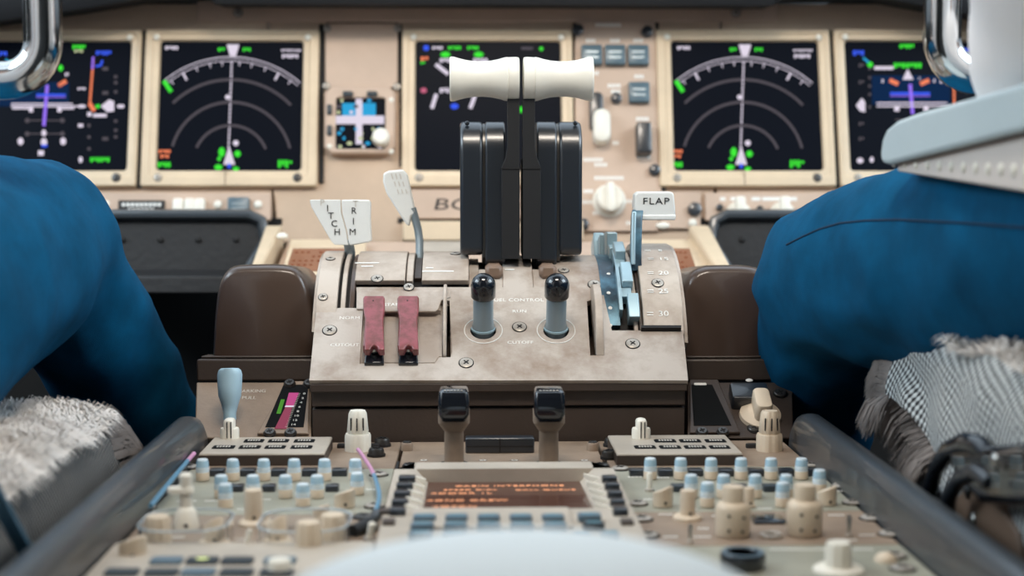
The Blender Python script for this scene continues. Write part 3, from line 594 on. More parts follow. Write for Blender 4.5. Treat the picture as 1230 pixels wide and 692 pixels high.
prof = [(504, 8), (496, 8), (486, 10.5), (476, 14), (462, 15.2), (450, 15.6), (445, 14), (442.5, 11)]
L = []
for y, w in prof:
    v = F.px(276, y); w2 = w/1570; d = 0.010 if y < 480 else 0.006
    L.append([(v.x+w2*math.cos(a_*math.pi/10)*(1 if abs(math.cos(a_*math.pi/10)) < 0.9 else 0.97), v.y, d*math.sin(a_*math.pi/10)) for a_ in range(20)])
mb = MB(); mb.loops(L, 'paddle'); mb.build('paddle', t, angle=60)
mb = MB(); mb.tube([F.px(276, 503), F.px(276, 515)], 0.0045, 'greym'); mb.build('stem', t)
t = thing('side_console', 'slanted dark console with a black window and white knob, right of the quadrant', 'console', FS)
mb = MB(); mb.prism(sq([(826, 526), (953, 526), (952, 459), (826, 459)]), -0.03, 0, 'brown'); mb.build('console_plate', t, bevel=0.001)
mb = MB(); mb.prism(sq([(828, 523), (889, 523), (862, 459), (828, 459)]), 0, 0.003, 'brown'); mb.build('indicator_frame', t, bevel=0.0008)
mb = MB(); mb.prism(sq([(833, 515), (878, 515), (855, 466), (830, 466)]), 0.003, 0.0034, 'dull'); sc = mb.build('indicator_window', t)
mb = MB(); v = FS.px(841, 462, 0.003); mb.rbox(v.x, v.y, 0.010, 0.003, 0.003, 0.0036, 'paint', 0.001); mb.build('label_mark', t)
for x, y in ((843, 520), (868, 520)): screw(t, FS.px(x, y, 0.003), 0.0042, 'screwd', 0.003)
mb = MB(); v = FS.px(901, 468, 0.012); mb.rbox(v.x, v.y, 0.030, 0.020, 0, 0.012, 'black', 0.002, 0.002); mb.build('square_button', t)
for x in (891, 900, 911): mb = MB(); mb.ball(FS.px(x, 457, 0.006), 0.003, 0.002, 0.001, 'paint'); mb.build('glint_mark', t) if x == 900 else None
mb = MB(); v = FS.px(913, 500, 0); mb.lathe([(0.0165, 0), (0.0160, 0.003), (0.011, 0.006), (0.0095, 0.007)], 'cream', c=v); mb.rbox(v.x, v.y, 0.013, 0.024, 0.005, 0.020, 'cream', 0.004, 0.002, T=None); mb.build('selector_knob', t)
screw(t, FS.px(906, 515, 0.0), 0.005, 'screwd', 0.002); screw(t, FS.px(937, 473, 0.0), 0.005, 'screwd', 0.002)
# ------------------------------------------------------------------ throttle quadrant
quad = thing('throttle_quadrant', 'worn grey tan throttle quadrant at the centre of the console', 'quadrant', FQ)
qp = lambda x, y, n=0: FQ.px(x, y, n)
qq = lambda pts, n=0: [tuple(FQ.px(x, y, n))[:2] for x, y in pts]
x0, x1 = qp(372, 456).x, qp(826, 456).x
poly = qq([(371.5, 457), (826.5, 457), (820.5, 397), (735, 397), (723, 345), (428, 345), (429.5, 370), (380, 370)])
mb = MB(); mb.prism(poly, -0.0055, 0, "worn"); plate = mb.build('sloped_plate', quad)
cm = MB(); cm.prism(qq([(432, 437), (523, 437), (528.5, 429.5), (541, 429), (543, 424), (540, 361), (529, 361), (529, 373), (436, 373)]), -0.0045, 0.01, 'dark')  # dark cutter colour paints deep shadow onto the recess walls
cut(plate, cm); cm = MB()
cm.prism(qq([(709, 427), (725, 427), (725, 424), (720, 361), (714, 359), (705, 362)]), -0.02, 0.01, 'dark')
cm.prism(qq([(531, 426), (541.5, 426), (540, 362), (532, 362)]), -0.02, 0.01, 'dark')
for x in (580.5, 668): v = qp(x, 397); cm.lathe([(0.0102, -0.02), (0.0102, 0.01)], 'dark', c=(v.x, v.y, 0))
cut(plate, cm); b = plate.modifiers.new('b', 'BEVEL'); b.width = 0.0007; b.segments = 2; b.limit_method = 'ANGLE'
mb = MB(); mb.prism(qq([(434.5, 435.5), (522, 435.5), (527, 428), (530.5, 428), (528.5, 374), (438, 374)], -0.004), -0.0047, -0.0040, 'worn'); mb.build('recess_floor', quad)
# raised stab plate with the dark step below
mb = MB(); mb.prism(qq([(428.5, 349), (541, 349), (541, 356), (530, 361), (527, 371), (523, 374), (438, 374), (437, 371), (428, 371)], 0.0016), 0, 0.0016, 'worn'); mb.build('raised_plate', quad, bevel=0.0006)
# body under the plate, with its drawer line
Qi = lambda y, Y: FQ.loc(P(600, y, Y))
a = FQ.inv; wy = P(600, 460, 1.138).y
def ybox(mb, x0, x1, Y0, Y1, Z0, Z1, m): 
    T = FQ.inv; mb.box(x0, x1, Y0, Y1, Z0, Z1, m, T)
zt = FQ.o.z-0.006; zl = P(600, 487, 1.142).z
mb = MB(); ybox(mb, x0+0.001, x1-0.001, 1.139, 1.30, zl, zt, 'brown'); mb.build('front_panel', quad, bevel=0.0008)
mb = MB(); ybox(mb, x0+0.001, x1-0.001, 1.141, 1.30, ZP-0.05, zl-0.0018, 'brown'); mb.build('lower_front_panel', quad, bevel=0.0008)
mb = MB(); ybox(mb, x0+0.003, x1-0.003, 1.144, 1.29, ZP-0.02, zt, 'dark'); mb.build('inner_body', quad)
mb = MB(); ybox(mb, x0, x1, 1.1345, 1.139, zt-0.0035, zt+0.003, 'brown'); mb.build('front_lip', quad, bevel=0.0008)
# side cheeks closing the body
def arc_plate(mb, xa, xb, r0, r1, a0, a1, m, n=16, T=FQ.inv):
    L = []
    for i in range(n+1):
        t = math.radians(a0+(a1-a0)*i/n)
        L.append([tuple(T @ arcpt(xa, t, r0)), tuple(T @ arcpt(xb, t, r0)), tuple(T @ arcpt(xb, t, r1)), tuple(T @ arcpt(xa, t, r1))])
    mb.loops(L, m)
def X(px_, py_, r=RAD):     # world x of a pixel on the drum
    d = ray(px_, py_); o = CAM; A = d.y**2+d.z**2; B = 2*(d.y*(o.y-YC)+d.z*(o.z-ZC)); Cc = (o.y-YC)**2+(o.z-ZC)**2-r*r
    t = (-B-math.sqrt(max(B*B-4*A*Cc, 0)))/(2*A); p = o+d*t; return p.x, math.atan2(-(p.y-YC), p.z-ZC), p
mb = MB(); arc_plate(mb, X(428, 340)[0], X(722, 340)[0], 0.06, RAD-0.006, -60, 39, 'dark', 24); mb.build('drum_core', quad, angle=30)
A37 = math.degrees(ARC)
def cover(xa, xb, a0, a1, r1=RAD, th=0.004, m='worn2', nm='curved_cover', py=335, bevel=0.0006):
    mb = MB(); arc_plate(mb, X(xa, py)[0], X(xb, py)[0], r1-th, r1, a0, a1, m); return mb.build(nm, quad, bevel=bevel, angle=25)
cover(427, 487, -50, A37-2.5, RAD+0.0035, 0.005)
cover(507, 563, -50, A37-2.5, RAD+0.0035, 0.005)
cover(563, 575, -50, A37, RAD-0.003, 0.003, 'worn')
cover(662, 722, -50, A37+1, RAD+0.0, 0.004, 'worn')
cover(604, 640, -50, A37+1, RAD, 0.004, 'worn')
cover(575, 604, 22, A37+1, RAD-0.001, 0.004, 'worn'); cover(640, 662, 22, A37+1, RAD-0.001, 0.004, 'worn')
cover(488, 496, -40, A37-3, RAD+0.002, 0.006, 'worn2', 'slot_shield', 340); cover(497, 506, -40, A37-8, RAD-0.002, 0.006, 'brown', 'slot_shield', 340)
cover(382, 407, -50, 52, RAD+0.004, 0.006, 'worn2', 'outer_cheek', 345)
cover(411, 416.5, -50, 56, RAD+0.002, 0.008, 'worn2', 'slot_shield', 345); cover(421, 427, -50, 52, RAD+0.001, 0.008, 'brown2', 'slot_shield', 345)
mb = MB(); arc_plate(mb, X(384, 345)[0], X(428, 345)[0], 0.06, RAD-0.003, -60, 55, 'dark', 24); mb.build('drum_core', quad)
sc_a = cover(768, 815, -55, 63, RAD+0.010, 0.012, 'worn2', 'flap_scale', 350)
mb = MB(); arc_plate(mb, X(724, 345)[0], X(814, 345)[0], 0.06, RAD-0.006, -60, 58, 'dark', 24); mb.build('drum_core', quad)
mb = MB(); arc_plate(mb, X(814, 345)[0], X(818, 345)[0], 0.05, RAD+0.0085, -55, 66, 'worn', 24); mb.build('end_cheek', quad); mb = MB(); arc_plate(mb, X(379, 345)[0], X(382, 345)[0], 0.05, RAD+0.002, -55, 60, 'worn', 24); mb.build('end_cheek', quad)
cover(757, 762, -40, 60, RAD+0.003, 0.006, 'worn2', 'slot_shield', 345); cover(763, 767, -40, 60, RAD+0.004, 0.012, 'brown', 'slot_shield', 345)
mb = MB(); v = qp(797, 395); mb.prism(qq([(770, 397), (818, 397), (818, 394), (770, 394)], 0.001), 0, 0.004, 'dark'); mb.build('scale_end', quad)
for tx, y in (('5', 301), ('15', 311), ('20', 328), ('25', 350), ('30', 377)):
    x, a, p = X(797 if len(tx) > 1 else 793, y, RAD+0.0102); F = F_arc(x, a, RAD+0.0102); T = FQ.inv @ F.m @ Matrix.Scale(1.25, 4, (1, 0, 0))
    mb = MB(); mb.text(tx, 0.0070, 'paint', T, 0.0001)
    for k in (-0.0013, 0.0009): mb.box(-0.0105, -0.0065, k, k+0.0007, 0, 0.0002, 'paint', T)
    mb.build('lettering', sc_a)
def arc_screw(px_, py_, r=RAD, rad=0.0042, m='screw'):
    x, a, p = X(px_, py_, r); F = F_arc(x, a, r); mb = MB(); o = screw(quad, (0, 0, 0), rad, m); o.matrix_local = FQ.inv @ F.m; return o
arc_screw(453, 335, RAD+0.0035, 0.0045); arc_screw(547, 305, RAD+0.0035, 0.004); arc_screw(677, 325); arc_screw(714, 342, RAD, 0.005); arc_screw(790, 340, RAD+0.010, 0.0045); arc_screw(397, 311, RAD+0.004, 0.0035); arc_screw(388, 357, RAD+0.004, 0.0035); arc_screw(491, 345, RAD+0.002, 0.004)
mb = MB()
for px_, py_, w, r in ((441, 316, 0.020, RAD+0.0036), (441, 320, 0.010, RAD+0.0036), (516, 322, 0.006, RAD+0.0036), (526, 326, 0.026, RAD+0.0036), (612, 324, 0.008, RAD+0.0002)):
    x, a, p = X(px_, py_, r); mb.rbox(0, 0, w, 0.0016, 0, 0.0002, 'paint', 0.0003, T=FQ.inv @ F_arc(x, a, r).m)
mb.build('marking', quad)
for x, y in ((396, 397), (560, 436), (624, 393), (760, 413)): screw(quad, qp(x, y, 0), 0.0052, 'screw', 0.001, 0.8)
def qtext(s, x, y, size, m='paint', par=quad, n=0.0001, sx=1.15):
    mb = MB(); mb.text(s, size, m, Matrix.Translation(qp(x, y, n)) @ Matrix.Scale(sx, 4, (1, 0, 0)), 0.0001, 1.05); return mb.build('lettering', par)
qtext('NORM', 420, 382, 0.0047); qtext('CUTOUT', 414, 414.5, 0.0046); qtext('FUEL CONTROL', 621, 360.5, 0.0050); qtext('RUN', 624, 374, 0.0048); qtext('CUTOFF', 625, 411.5, 0.0046); qtext('STAB', 470, 366, 0.0046, n=0.0018)
mb = MB()
for dx_, m_ in ((-1, 0), (1, 0)): mb.text('/', 0.005, 'screw', Matrix.Translation(qp(400+dx_*2, 440+dx_*2, 0)))
# fuel control switches
for x in (580.5, 668):
    v = qp(x, 397); mb = MB(); mb.ring((v.x, v.y, 0.0001), 0.0150, 0.0150, 0.00045, 'paint', 48, 6); mb.build('marking_ring', quad)
    F = Frame(FQ.m @ Vector((v.x, v.y, -0.012)), (1, 0, 0), (0, math.cos(math.radians(20)), math.sin(math.radians(20))))
    T = FQ.inv @ F.m
    mb = MB(); mb.lathe([(0.0085, 0.004), (0.0088, 0.013), (0.0088, 0.0145), (0.0080, 0.016), (0.0080, 0.041), (0.0075, 0.042)], 'greym', T=T); sw = mb.build('fuel_switch', quad, angle=40)
    mb = MB(); pr = [(0.0088, 0.0385), (0.0098, 0.040)]+[(0.0099*math.cos(i*math.pi/2/7), 0.049+0.0099*math.sin(i*math.pi/2/7)) for i in range(7)]+[(0.0006, 0.0589)]
    mb.lathe(pr, 'gloss', T=T, seg=32); mb.build('knob', sw, angle=60)
    mb = MB(); mb.lathe([(0.0098, -0.001+0.012), (0.0098, 0.0125), (0.0086, 0.0125), (0.0086, 0.011)], 'bluel', T=T); mb.build('collar', sw)
# red guarded switches
for gx in (449.3, 490.3):
    k = lambda pts, n=0: [tuple(FQ.px(gx+x, y, n))[:2] for x, y in pts]
    out = [(-11.5, 421), (-11, 398), (-10.3, 384), (-13, 370), (-13, 359), (-11.5, 356), (11.5, 356), (13, 359), (13, 370), (11, 384), (11.5, 398), (12.5, 421), (6, 421), (4, 417), (0, 415), (-3, 417), (-5, 421)]
    mb = MB(); mb.prism(k(out, 0.012), 0.006, 0.013, 'red'); g = mb.build('switch_guard', quad, bevel=0.0010, seg=3)
    mb = MB(); mb.box(*sorted((k([(-11.5, 395)], 0.004)[0][0], k([(11.5, 395)], 0.004)[0][0])), *sorted((k([(0, 423)], 0.0)[0][1], k([(0, 375)], 0)[0][1])), -0.002, 0.0065, 'red'); mb.build('guard_body', g, bevel=0.001)
    mb = MB(); mb.prism(k([(-12, 436), (12, 436), (11, 420), (-10, 420)], 0.003), -0.0044, 0.003, "gloss"); mb.build("switch_base", g, bevel=0.001)
    mb = MB(); v = FQ.px(gx, 419, 0.006); mb.ball((v.x, v.y, 0.006), 0.0032, 0.004, 0.0035, 'steel'); mb.build('toggle', g)
    mb = MB(); mb.ball((*k([(-1, 361)], 0.0131)[0], 0.0131), 0.0007, 0.0007, 0.0003, 'inkb'); mb.build('pin_hole', g)
# the two upright metal fins
def fin(xc, name='fin', th=0.0026):
    # profile in the (along slope, height) plane
    a = [(qp(xc, 427).y, 0), (qp(xc, 427).y-0.000, 0.004)]
    y0_, y1_ = qp(xc, 427).y, qp(xc, 347).y
    pts = [(y0_+(y1_-y0_)*i/14, 0.0215*math.sin(math.pi*(i/14)**1.25)**0.6 if 0 < i < 14 else 0.0) for i in range(15)]
    pts = pts+[(y1_, -0.012), (y0_, -0.012)]
    x = qp(xc, 400).x; mb = MB()
    T = Matrix(((0, 0, 1, x), (1, 0, 0, 0), (0, 1, 0, 0), (0, 0, 0, 1)))
    mb.prism(pts, -th/2, th/2, 'worn2', T); return mb.build('indicator_fin', quad, bevel=0.0006)
fin(534.5); fin(718.5, th=0.0062)
# flap gate: stepped blue metal rail
mb = MB(); arc_plate(mb, X(722, 350)[0], X(742, 350)[0], RAD-0.006, RAD+0.0005, -40, 57, 'blued', 24); g = mb.build('flap_gate', quad, angle=25)
mb = MB(); arc_plate(mb, X(741, 350)[0], X(745, 350)[0], RAD-0.006, RAD+0.008, -35, 52, 'bluel', 24); mb.build('gate_rail', g, angle=25)
steps = [(-34, -20, 0.026, 733), (-22, -10, 0.019, 738), (-10, 4, 0.020, 743), (4, 11, 0.010, 744), (11, 22, 0.0155, 748), (22, 28, 0.008, 747), (28, 40, 0.013, 752), (40, 45, 0.006, 750), (45, 56, 0.011, 757)]
for a0, a1, hh, xs in steps:
    mb = MB(); arc_plate(mb, X(xs-6, 350)[0], X(xs+7, 350)[0], RAD-0.004, RAD+hh, a0, a1, 'bluel', 5); mb.build('gate_step', g, bevel=0.0008)
mb = MB()
for y in (329, 352, 370, 391):
    x, a, p = X(731 if y < 360 else 733, y, RAD+0.0005); mb.lathe([(0.0016, 0), (0.0016, 0.0003)], 'paint', T=FQ.inv @ F_arc(x, a, RAD+0.0005).m, seg=12)
mb.build('marking', g)
# ------------------------------------------------------------------ thrust levers
YL = 1.262
def thrust(sgn, label):
    xm = 626.0
    fx = lambda x: x if sgn < 0 else 2*xm-x
    F = Frame(P(xm, 335, YL), (1, 0, 0), (0, 0, 1)); t = thing('thrust_lever', label, 'thrust lever', F, 'thrust levers')
    q = lambda x, y, n=0: F.px(fx(x), y, n)
    T = Matrix(((0, 0, 1, 0), (0, 1, 0, 0), (-1, 0, 0, 0), (0, 0, 0, 1)))     # profile (depth away, height) extruded across
    def slab(xa, xb, ytop, ybot, n0, depth, m, nm, rt=0.022, bev=0.0018, par=t, low=0.006):
        h0, h1 = q(xa, ybot, n0).y, q(xa, ytop, n0-rt*0.7).y
        pts = [(-n0+low, h0), (-n0, h0+low)]
        pts += [(-n0+rt-rt*math.cos(i*math.pi/2/7), h1-rt+rt*math.sin(i*math.pi/2/7)) for i in range(8)]
        pts += [(-n0+depth-rt+rt*math.sin(i*math.pi/2/7), h1-rt+rt*math.cos(i*math.pi/2/7)) for i in range(8)]
        pts += [(-n0+depth, h0+0.004), (-n0+depth-0.006, h0)]
        X0, X1 = sorted((q(xa, 230, n0).x, q(xb, 230, n0).x))
        mb = MB(); mb.prism(pts, X0, X1, m, T); return mb.build(nm, par, bevel=bev, seg=3, angle=40)
    slab(552.5, 580.5, 146, 307, 0.012, 0.062, 'black', 'outer_shroud', 0.026, 0.0030, low=0.004)
    slab(579, 583.5, 148, 318, 0.010, 0.056, 'screwd', 'seam_strip', 0.024, 0.0004)
    slab(583, 607, 146, 322, 0.013, 0.056, 'black', 'inner_shroud', 0.024, 0.0016)
    slab(606, 624.5, 190, 309, 0.016, 0.050, 'blackr', 'centre_block', 0.010, 0.001)
    # arm in front
    pts = [(603, 311), (624, 311), (624, 119), (609.5, 119), (609.5, 176), (607, 190), (602.5, 201), (602.5, 311)]
    mb = MB(); mb.prism([tuple(q(x, y, 0.018))[:2] for x, y in pts], 0.006, 0.020, 'blackr'); mb.build('arm', t, bevel=0.0008)
    mb = MB(); mb.prism([tuple(q(x, y, 0.0204))[:2] for x, y in [(601.8, 203), (624.6, 203), (624.6, 201.5), (601.8, 201.5)]], 0.008, 0.0206, 'dark'); mb.build('arm_joint', t)
    mb = MB(); a, b = q(583, 336, 0.034), q(604, 318, 0.034); mb.box(*sorted((a.x, b.x)), a.y, b.y, 0.0, 0.034, 'bracket'); mb.build('foot', t, bevel=0.003, seg=1)
    mb = MB(); a, b = q(602, 325, 0.0), q(612, 300, 0); mb.box(*sorted((a.x, b.x)), a.y+0.002, b.y, -0.03, 0.0, 'blackr'); mb.build('arm_root', t)
    # white grip turned about the cross axis
    c = q(582, 95, 0.012); prof = [(541.5, 22), (540.3, 25), (541.5, 26.3), (545, 26.2), (552, 24.2), (560, 22.3), (570, 21.0), (580, 20.8), (590, 21.6), (599, 23.4), (606, 25.4), (609.5, 26), (610.2, 25.2), (611, 25.6), (620, 26), (623, 25.2), (623.6, 23)]
    L = []
    for x, r in prof:
        v = q(x, 95, 0.012); rr = r/1432
        L.append([(v.x, v.y+rr*math.cos(2*math.pi*i/40), 0.012+rr*math.sin(2*math.pi*i/40)) for i in range(40)])
    mb = MB(); mb.loops(L, 'ivory'); g = mb.build('grip', t, angle=50)
    mb = MB(); v = q(561, 148, 0.0); mb.ball((v.x, v.y, 0.0), 0.002, 0.002, 0.002, 'black'); mb.build('pin', t)
    return t
thrust(-1, 'left black thrust lever with white waisted grip'); thrust(1, 'right black thrust lever with white waisted grip')
# ------------------------------------------------------------------ white handles around the quadrant
def plate_lever(name, label, Y, pts, th, stem, m='white', tilt=0.0, cat='lever', sm='greym', sr=0.0035):
    cx = sum(p[0] for p in pts)/len(pts); cy = max(p[1] for p in pts)
    F = Frame(P(cx, cy, Y), (1, 0, 0), (0, tilt, 1)); t = thing(name, label, cat, F)
    mb = MB(); mb.prism([tuple(F.px(*p))[:2] for p in pts], -th, 0, m); h = mb.build('handle', t, bevel=0.0018, seg=3)
    if stem: mb = MB(); mb.tube([F.loc(P(x, y, Yw)) for x, y, Yw in stem], sr, sm, 10); mb.build('stem', t)
    return t, F, h
t, F, h = plate_lever('trim_lever', 'white trim handle lettered PITCH, left of the pair', 1.275, [(372, 241), (374, 249), (398, 290), (402, 294), (418.5, 294.5), (415, 276), (409.5, 256), (408.6, 240), (373, 240)], 0.007, [(417, 290, 1.28), (419, 303, 1.283), (419, 330, 1.29)], 'white', 0.05)
mb = MB()
for ch_, x, y, m_ in (('P', 387, 243.5, 'paintg'), ('I', 393.5, 250.5, 'inkb'), ('T', 397.5, 259.5, 'inkb'), ('C', 401.5, 269, 'inkb'), ('H', 405, 279, 'inkb')): mb.text(ch_, 0.0078, m_, Matrix.Translation(F.px(x, y, 0.0002)))
mb.build('lettering', h)
t, F, h = plate_lever('trim_lever', 'white trim handle lettered TRIM, right of the pair', 1.275, [(410.2, 240), (443, 240), (445.5, 243), (445, 262), (446.5, 289), (443, 291), (421, 295), (419, 293), (416.5, 276), (411, 256)], 0.007, [(419.5, 290, 1.28), (422, 303, 1.283), (422, 330, 1.29)], 'white', 0.05)
mb = MB()
for ch_, x, y, m_ in (('T', 427, 245, 'paintg'), ('R', 425, 253.5, 'inkb'), ('I', 424.5, 266, 'inkb'), ('M', 423.5, 279, 'inkb')): mb.text(ch_, 0.0078, m_, Matrix.Translation(F.px(x, y, 0.0002)))
mb.build('lettering', h)
t, F, h = plate_lever('speedbrake_lever', 'white leaning speedbrake handle on a bent grey stem, left of the throttles', 1.30, [(460.5, 208), (467, 205), (484, 203.5), (489.5, 209), (493, 225), (499.5, 256), (494, 260), (492, 272), (488, 270), (464, 232), (460, 218)], 0.007, [(495, 250, 1.304), (498, 260, 1.304), (502, 275, 1.303), (504, 290, 1.30), (504, 312, 1.29)], 'white', 0.05)
mb = MB()
for i in range(3):
    for k in range(3):
        T = Matrix.Translation(F.px(471+i*5+k*3.5, 212+k*9, 0.0002)) @ Matrix.Rotation(0.25, 4, 'Z'); mb.rbox(0, 0, 0.0008, 0.005-k*0.0005, 0, 0.0002, 'paintg', 0.0003, T=T)
mb.build('marking', h)
t, F, h = plate_lever('flap_lever', 'white flap handle lettered FLAP on a blue grey stem', 1.24, [(762, 249), (763, 234), (767, 230.5), (807, 230.5), (809.5, 233), (811, 248), (811.5, 260), (768, 260), (764, 256)], 0.020, None)
mb = MB(); mb.prism([tuple(F.px(*p))[:2] for p in [(768, 264.5), (811, 264.5), (812, 258), (767, 258)]], -0.018, 0.001, 'white'); mb.build('handle_lip', t, bevel=0.001)
mb = MB(); mb.text('FLAP', 0.0079, 'inkb', Matrix.Translation(F.px(788, 242, 0.0003)) @ Matrix.Scale(1.2, 4, (1, 0, 0)), 0.0001, 1.15); mb.build('lettering', h)
def bar(pl, w, d, m, par, nm, F):
    L = []
    for p in pl: v = F.loc(P(*p)); L.append([(v.x-w/2, v.y, v.z-d/2), (v.x+w/2, v.y, v.z-d/2), (v.x+w/2, v.y, v.z+d/2), (v.x-w/2, v.y, v.z+d/2)])
    mb = MB(); mb.loops(L, m); return mb.build(nm, par, bevel=0.001)
bar([(764, 325, 1.232), (763.5, 300, 1.236), (764.5, 262, 1.24), (766, 252, 1.245)], 0.0088, 0.010, 'blued', t, 'stem', F)
bar([(760.5, 318, 1.226), (760.5, 300, 1.230), (761.5, 254, 1.234)], 0.0035, 0.004, 'bluel', t, 'stem_edge', F)
# ------------------------------------------------------------------ centre pedestal
ped = thing('centre_pedestal', 'long centre pedestal with grey padded side rails', 'pedestal', FP)
mb = MB(); mb.box(-0.217, 0.217, 0.10, 1.137, -ZP+0.0, -0.012, 'brown'); mb.build('pedestal_body', ped)
for s in (-1, 1):
    L = []
    for y, dz in ((0.08, 0), (0.3, 0), (0.6, 0), (0.9, 0), (1.085, 0), (1.103, -0.003), (1.112, -0.010), (1.116, -0.020)):
        xi, xo = 0.2185, 0.2405; h = 0.0285+dz; c = (xi+xo)/2; r = 0.0105
        L.append([(s*xi, y, -0.07), (s*xi, y, h-r)]+[(s*(c-r*math.cos(a*math.pi/8)), y, h-r+r*math.sin(a*math.pi/8)) for a in range(1, 8)]+[(s*xo, y, h-r), (s*xo, y, -0.07)])
    mb = MB(); mb.loops(L, 'pad'); mb.build('padded_rail', ped, angle=50)
pv = lambda x, y, n=0.0: FP.px(x, y, n)
def Yof(y, n=0.0): return pv(600, y, n).y
def base_panel(name, label, x0, x1, ya, yb, m, cat='panel', n=0.0, group=None):
    t = thing(name, label, cat, FP, group)
    mb = MB(); mb.box(x0+0.0006, x1-0.0006, ya+0.0006, yb-0.0006, -0.011, n, m); mb.build('faceplate', t, bevel=0.0008)
    return t
def knob(par, x, ytop, ybot, w, m='cream', style='plain', skirt=0, nm='knob', flute=None, top=None):
    r = w/2; yb = ybot-0.21*r; v = pv(x, yb); s = FPX/v.y; R = r/s; H = (ybot-ytop-0.42*r)/s
    if skirt:
        mb = MB(); S = skirt/2/s; mb.lathe([(S, 0), (S, 0.0015), (S*0.85, 0.0028)], 'ivory' if m == 'ivory' else m, c=v); par2 = mb.build('knob_skirt', par)
    mb = MB()
    if style == 'plain': mb.lathe([(R, 0.0005), (R, H*0.06), (R*0.95, H*0.93), (R*0.86, H)], m, c=v, seg=32)
    if style == 'flute': mb.lathe([(R*0.98, 0.0005), (R*0.98, H*0.06), (R*0.90, H*0.90), (R*0.80, H)], m, c=v, seg=60, flute=(10, -0.07))
    if style == 'tall': mb.lathe([(R, 0.0005), (R, H*0.1), (R*0.80, H*0.16), (R*0.78, H*0.95), (R*0.72, H)], m, c=v, seg=32)
    if style == 'bell': mb.lathe([(R, 0.0005), (R*0.98, H*0.2), (R*0.74, H*0.8), (R*0.5, H*0.97), (R*0.45, H)], m, c=v, seg=32)
    if style == 'pointer':
        mb.lathe([(R, 0.0005), (R, H*0.80), (R*0.9, H*0.84)], m, c=v, seg=28); mb.rbox(v.x, v.y, R*0.75, R*2.3, H*0.3, H, m, R*0.3, R*0.15, n=3)
    if style == 'wedge':
        L = []; n = 24
        a_ = [2*math.pi*i/n for i in range(n)]
        L.append([(v.x+R*math.cos(a), v.y+R*math.sin(a), 0.0005) for a in a_]); L.append([(v.x+R*math.cos(a), v.y+R*math.sin(a), H*0.55+H*0.40*(0.5+0.5*math.cos(a+0.6))) for a in a_]); L.append([(v.x+R*0.86*math.cos(a), v.y+R*0.86*math.sin(a), H*0.62+H*0.38*(0.5+0.5*math.cos(a+0.6))) for a in a_])
        mb.loops(L, m)
    k = mb.build(nm, par, bevel=0.0006 if style in ('pointer',) else 0, angle=45)
    if style in ('tall', 'bell', 'wedge', 'pointer', 'dot'):
        mb = MB(); mb.ball((v.x+R*0.15, v.y-R*(0.80 if style == 'tall' else 0.98), H*0.25), R*0.16, R*0.08, R*0.16, 'inkb', nu=10, nv=6); mb.build('set_screw', k)
    return k, v, R, H
def cap_knob(par, x, ytop, ybot, w=17):
    r = w/2; v = pv(x, ybot-0.21*r); s = FPX/v.y; R = r/s*0.96; H = (ybot-ytop-0.42*r)/s
    mb = MB(); mb.lathe([(R, 0.0005), (R, H*0.38), (R*0.96, H*0.40)], 'cream', c=v, seg=24); k = mb.build('volume_knob', par)
    mb = MB(); mb.lathe([(R*0.97, H*0.36), (R*0.95, H*0.62), (R*0.93, H*0.66)], 'capw', c=v, seg=24); mb.build('milky_sleeve', k)
    mb = MB(); mb.lathe([(R*0.94, H*0.64), (R*0.90, H*0.86), (R*0.84, H*0.93)], 'cap', c=v, seg=24); c = mb.build('blue_cap', k)
    mb = MB(); mb.lathe([(R*0.80, H*0.92), (R*0.76, H*0.985), (R*0.6, H)], 'capw', c=v, seg=24); mb.build('cap_rim', c); return k
def pkey(par, x0, x1, y, d=0.008, h=0.004, m='darkkey', n0=0.0, lit=None, nm='push_button'):
    a, b = pv(x0, y, n0+h), pv(x1, y, n0+h); mb = MB(); mb.rbox((a.x+b.x)/2, a.y, b.x-a.x, d, n0, n0+h, m, 0.0012, 0.0008, n=2); k = mb.build(nm, par)
    if lit:
        mb = MB(); w = (b.x-a.x)
        if lit == 'led': mb.ball((a.x+w*0.5, a.y, n0+h), w*0.2, d*0.22, 0.0002, 'led')
        else:
            for i in range(5): mb.box(a.x+w*(0.2+i*0.13), a.x+w*(0.2+i*0.13+0.08), a.y-d*0.18, a.y+d*0.18, n0+h, n0+h+0.0002, lit)
        mb.build('key_legend', k)
    return k
def pmark(par, items, m='paint', n=0.0):
    mb = MB()
    for x, y, w in items:
        v = pv(x, y); k = max(2, int(w/4)); W = w/FPX*v.y
        for i in range(k): mb.box(v.x-W/2+i*W/k, v.x-W/2+i*W/k+W/k*0.72, v.y-0.0012, v.y+0.0012, n, n+0.0002, m)
    return mb.build('marking', par)
Y_T, Y_A, Y_B, Y_C = 1.133, Yof(562), Yof(616), Yof(657)
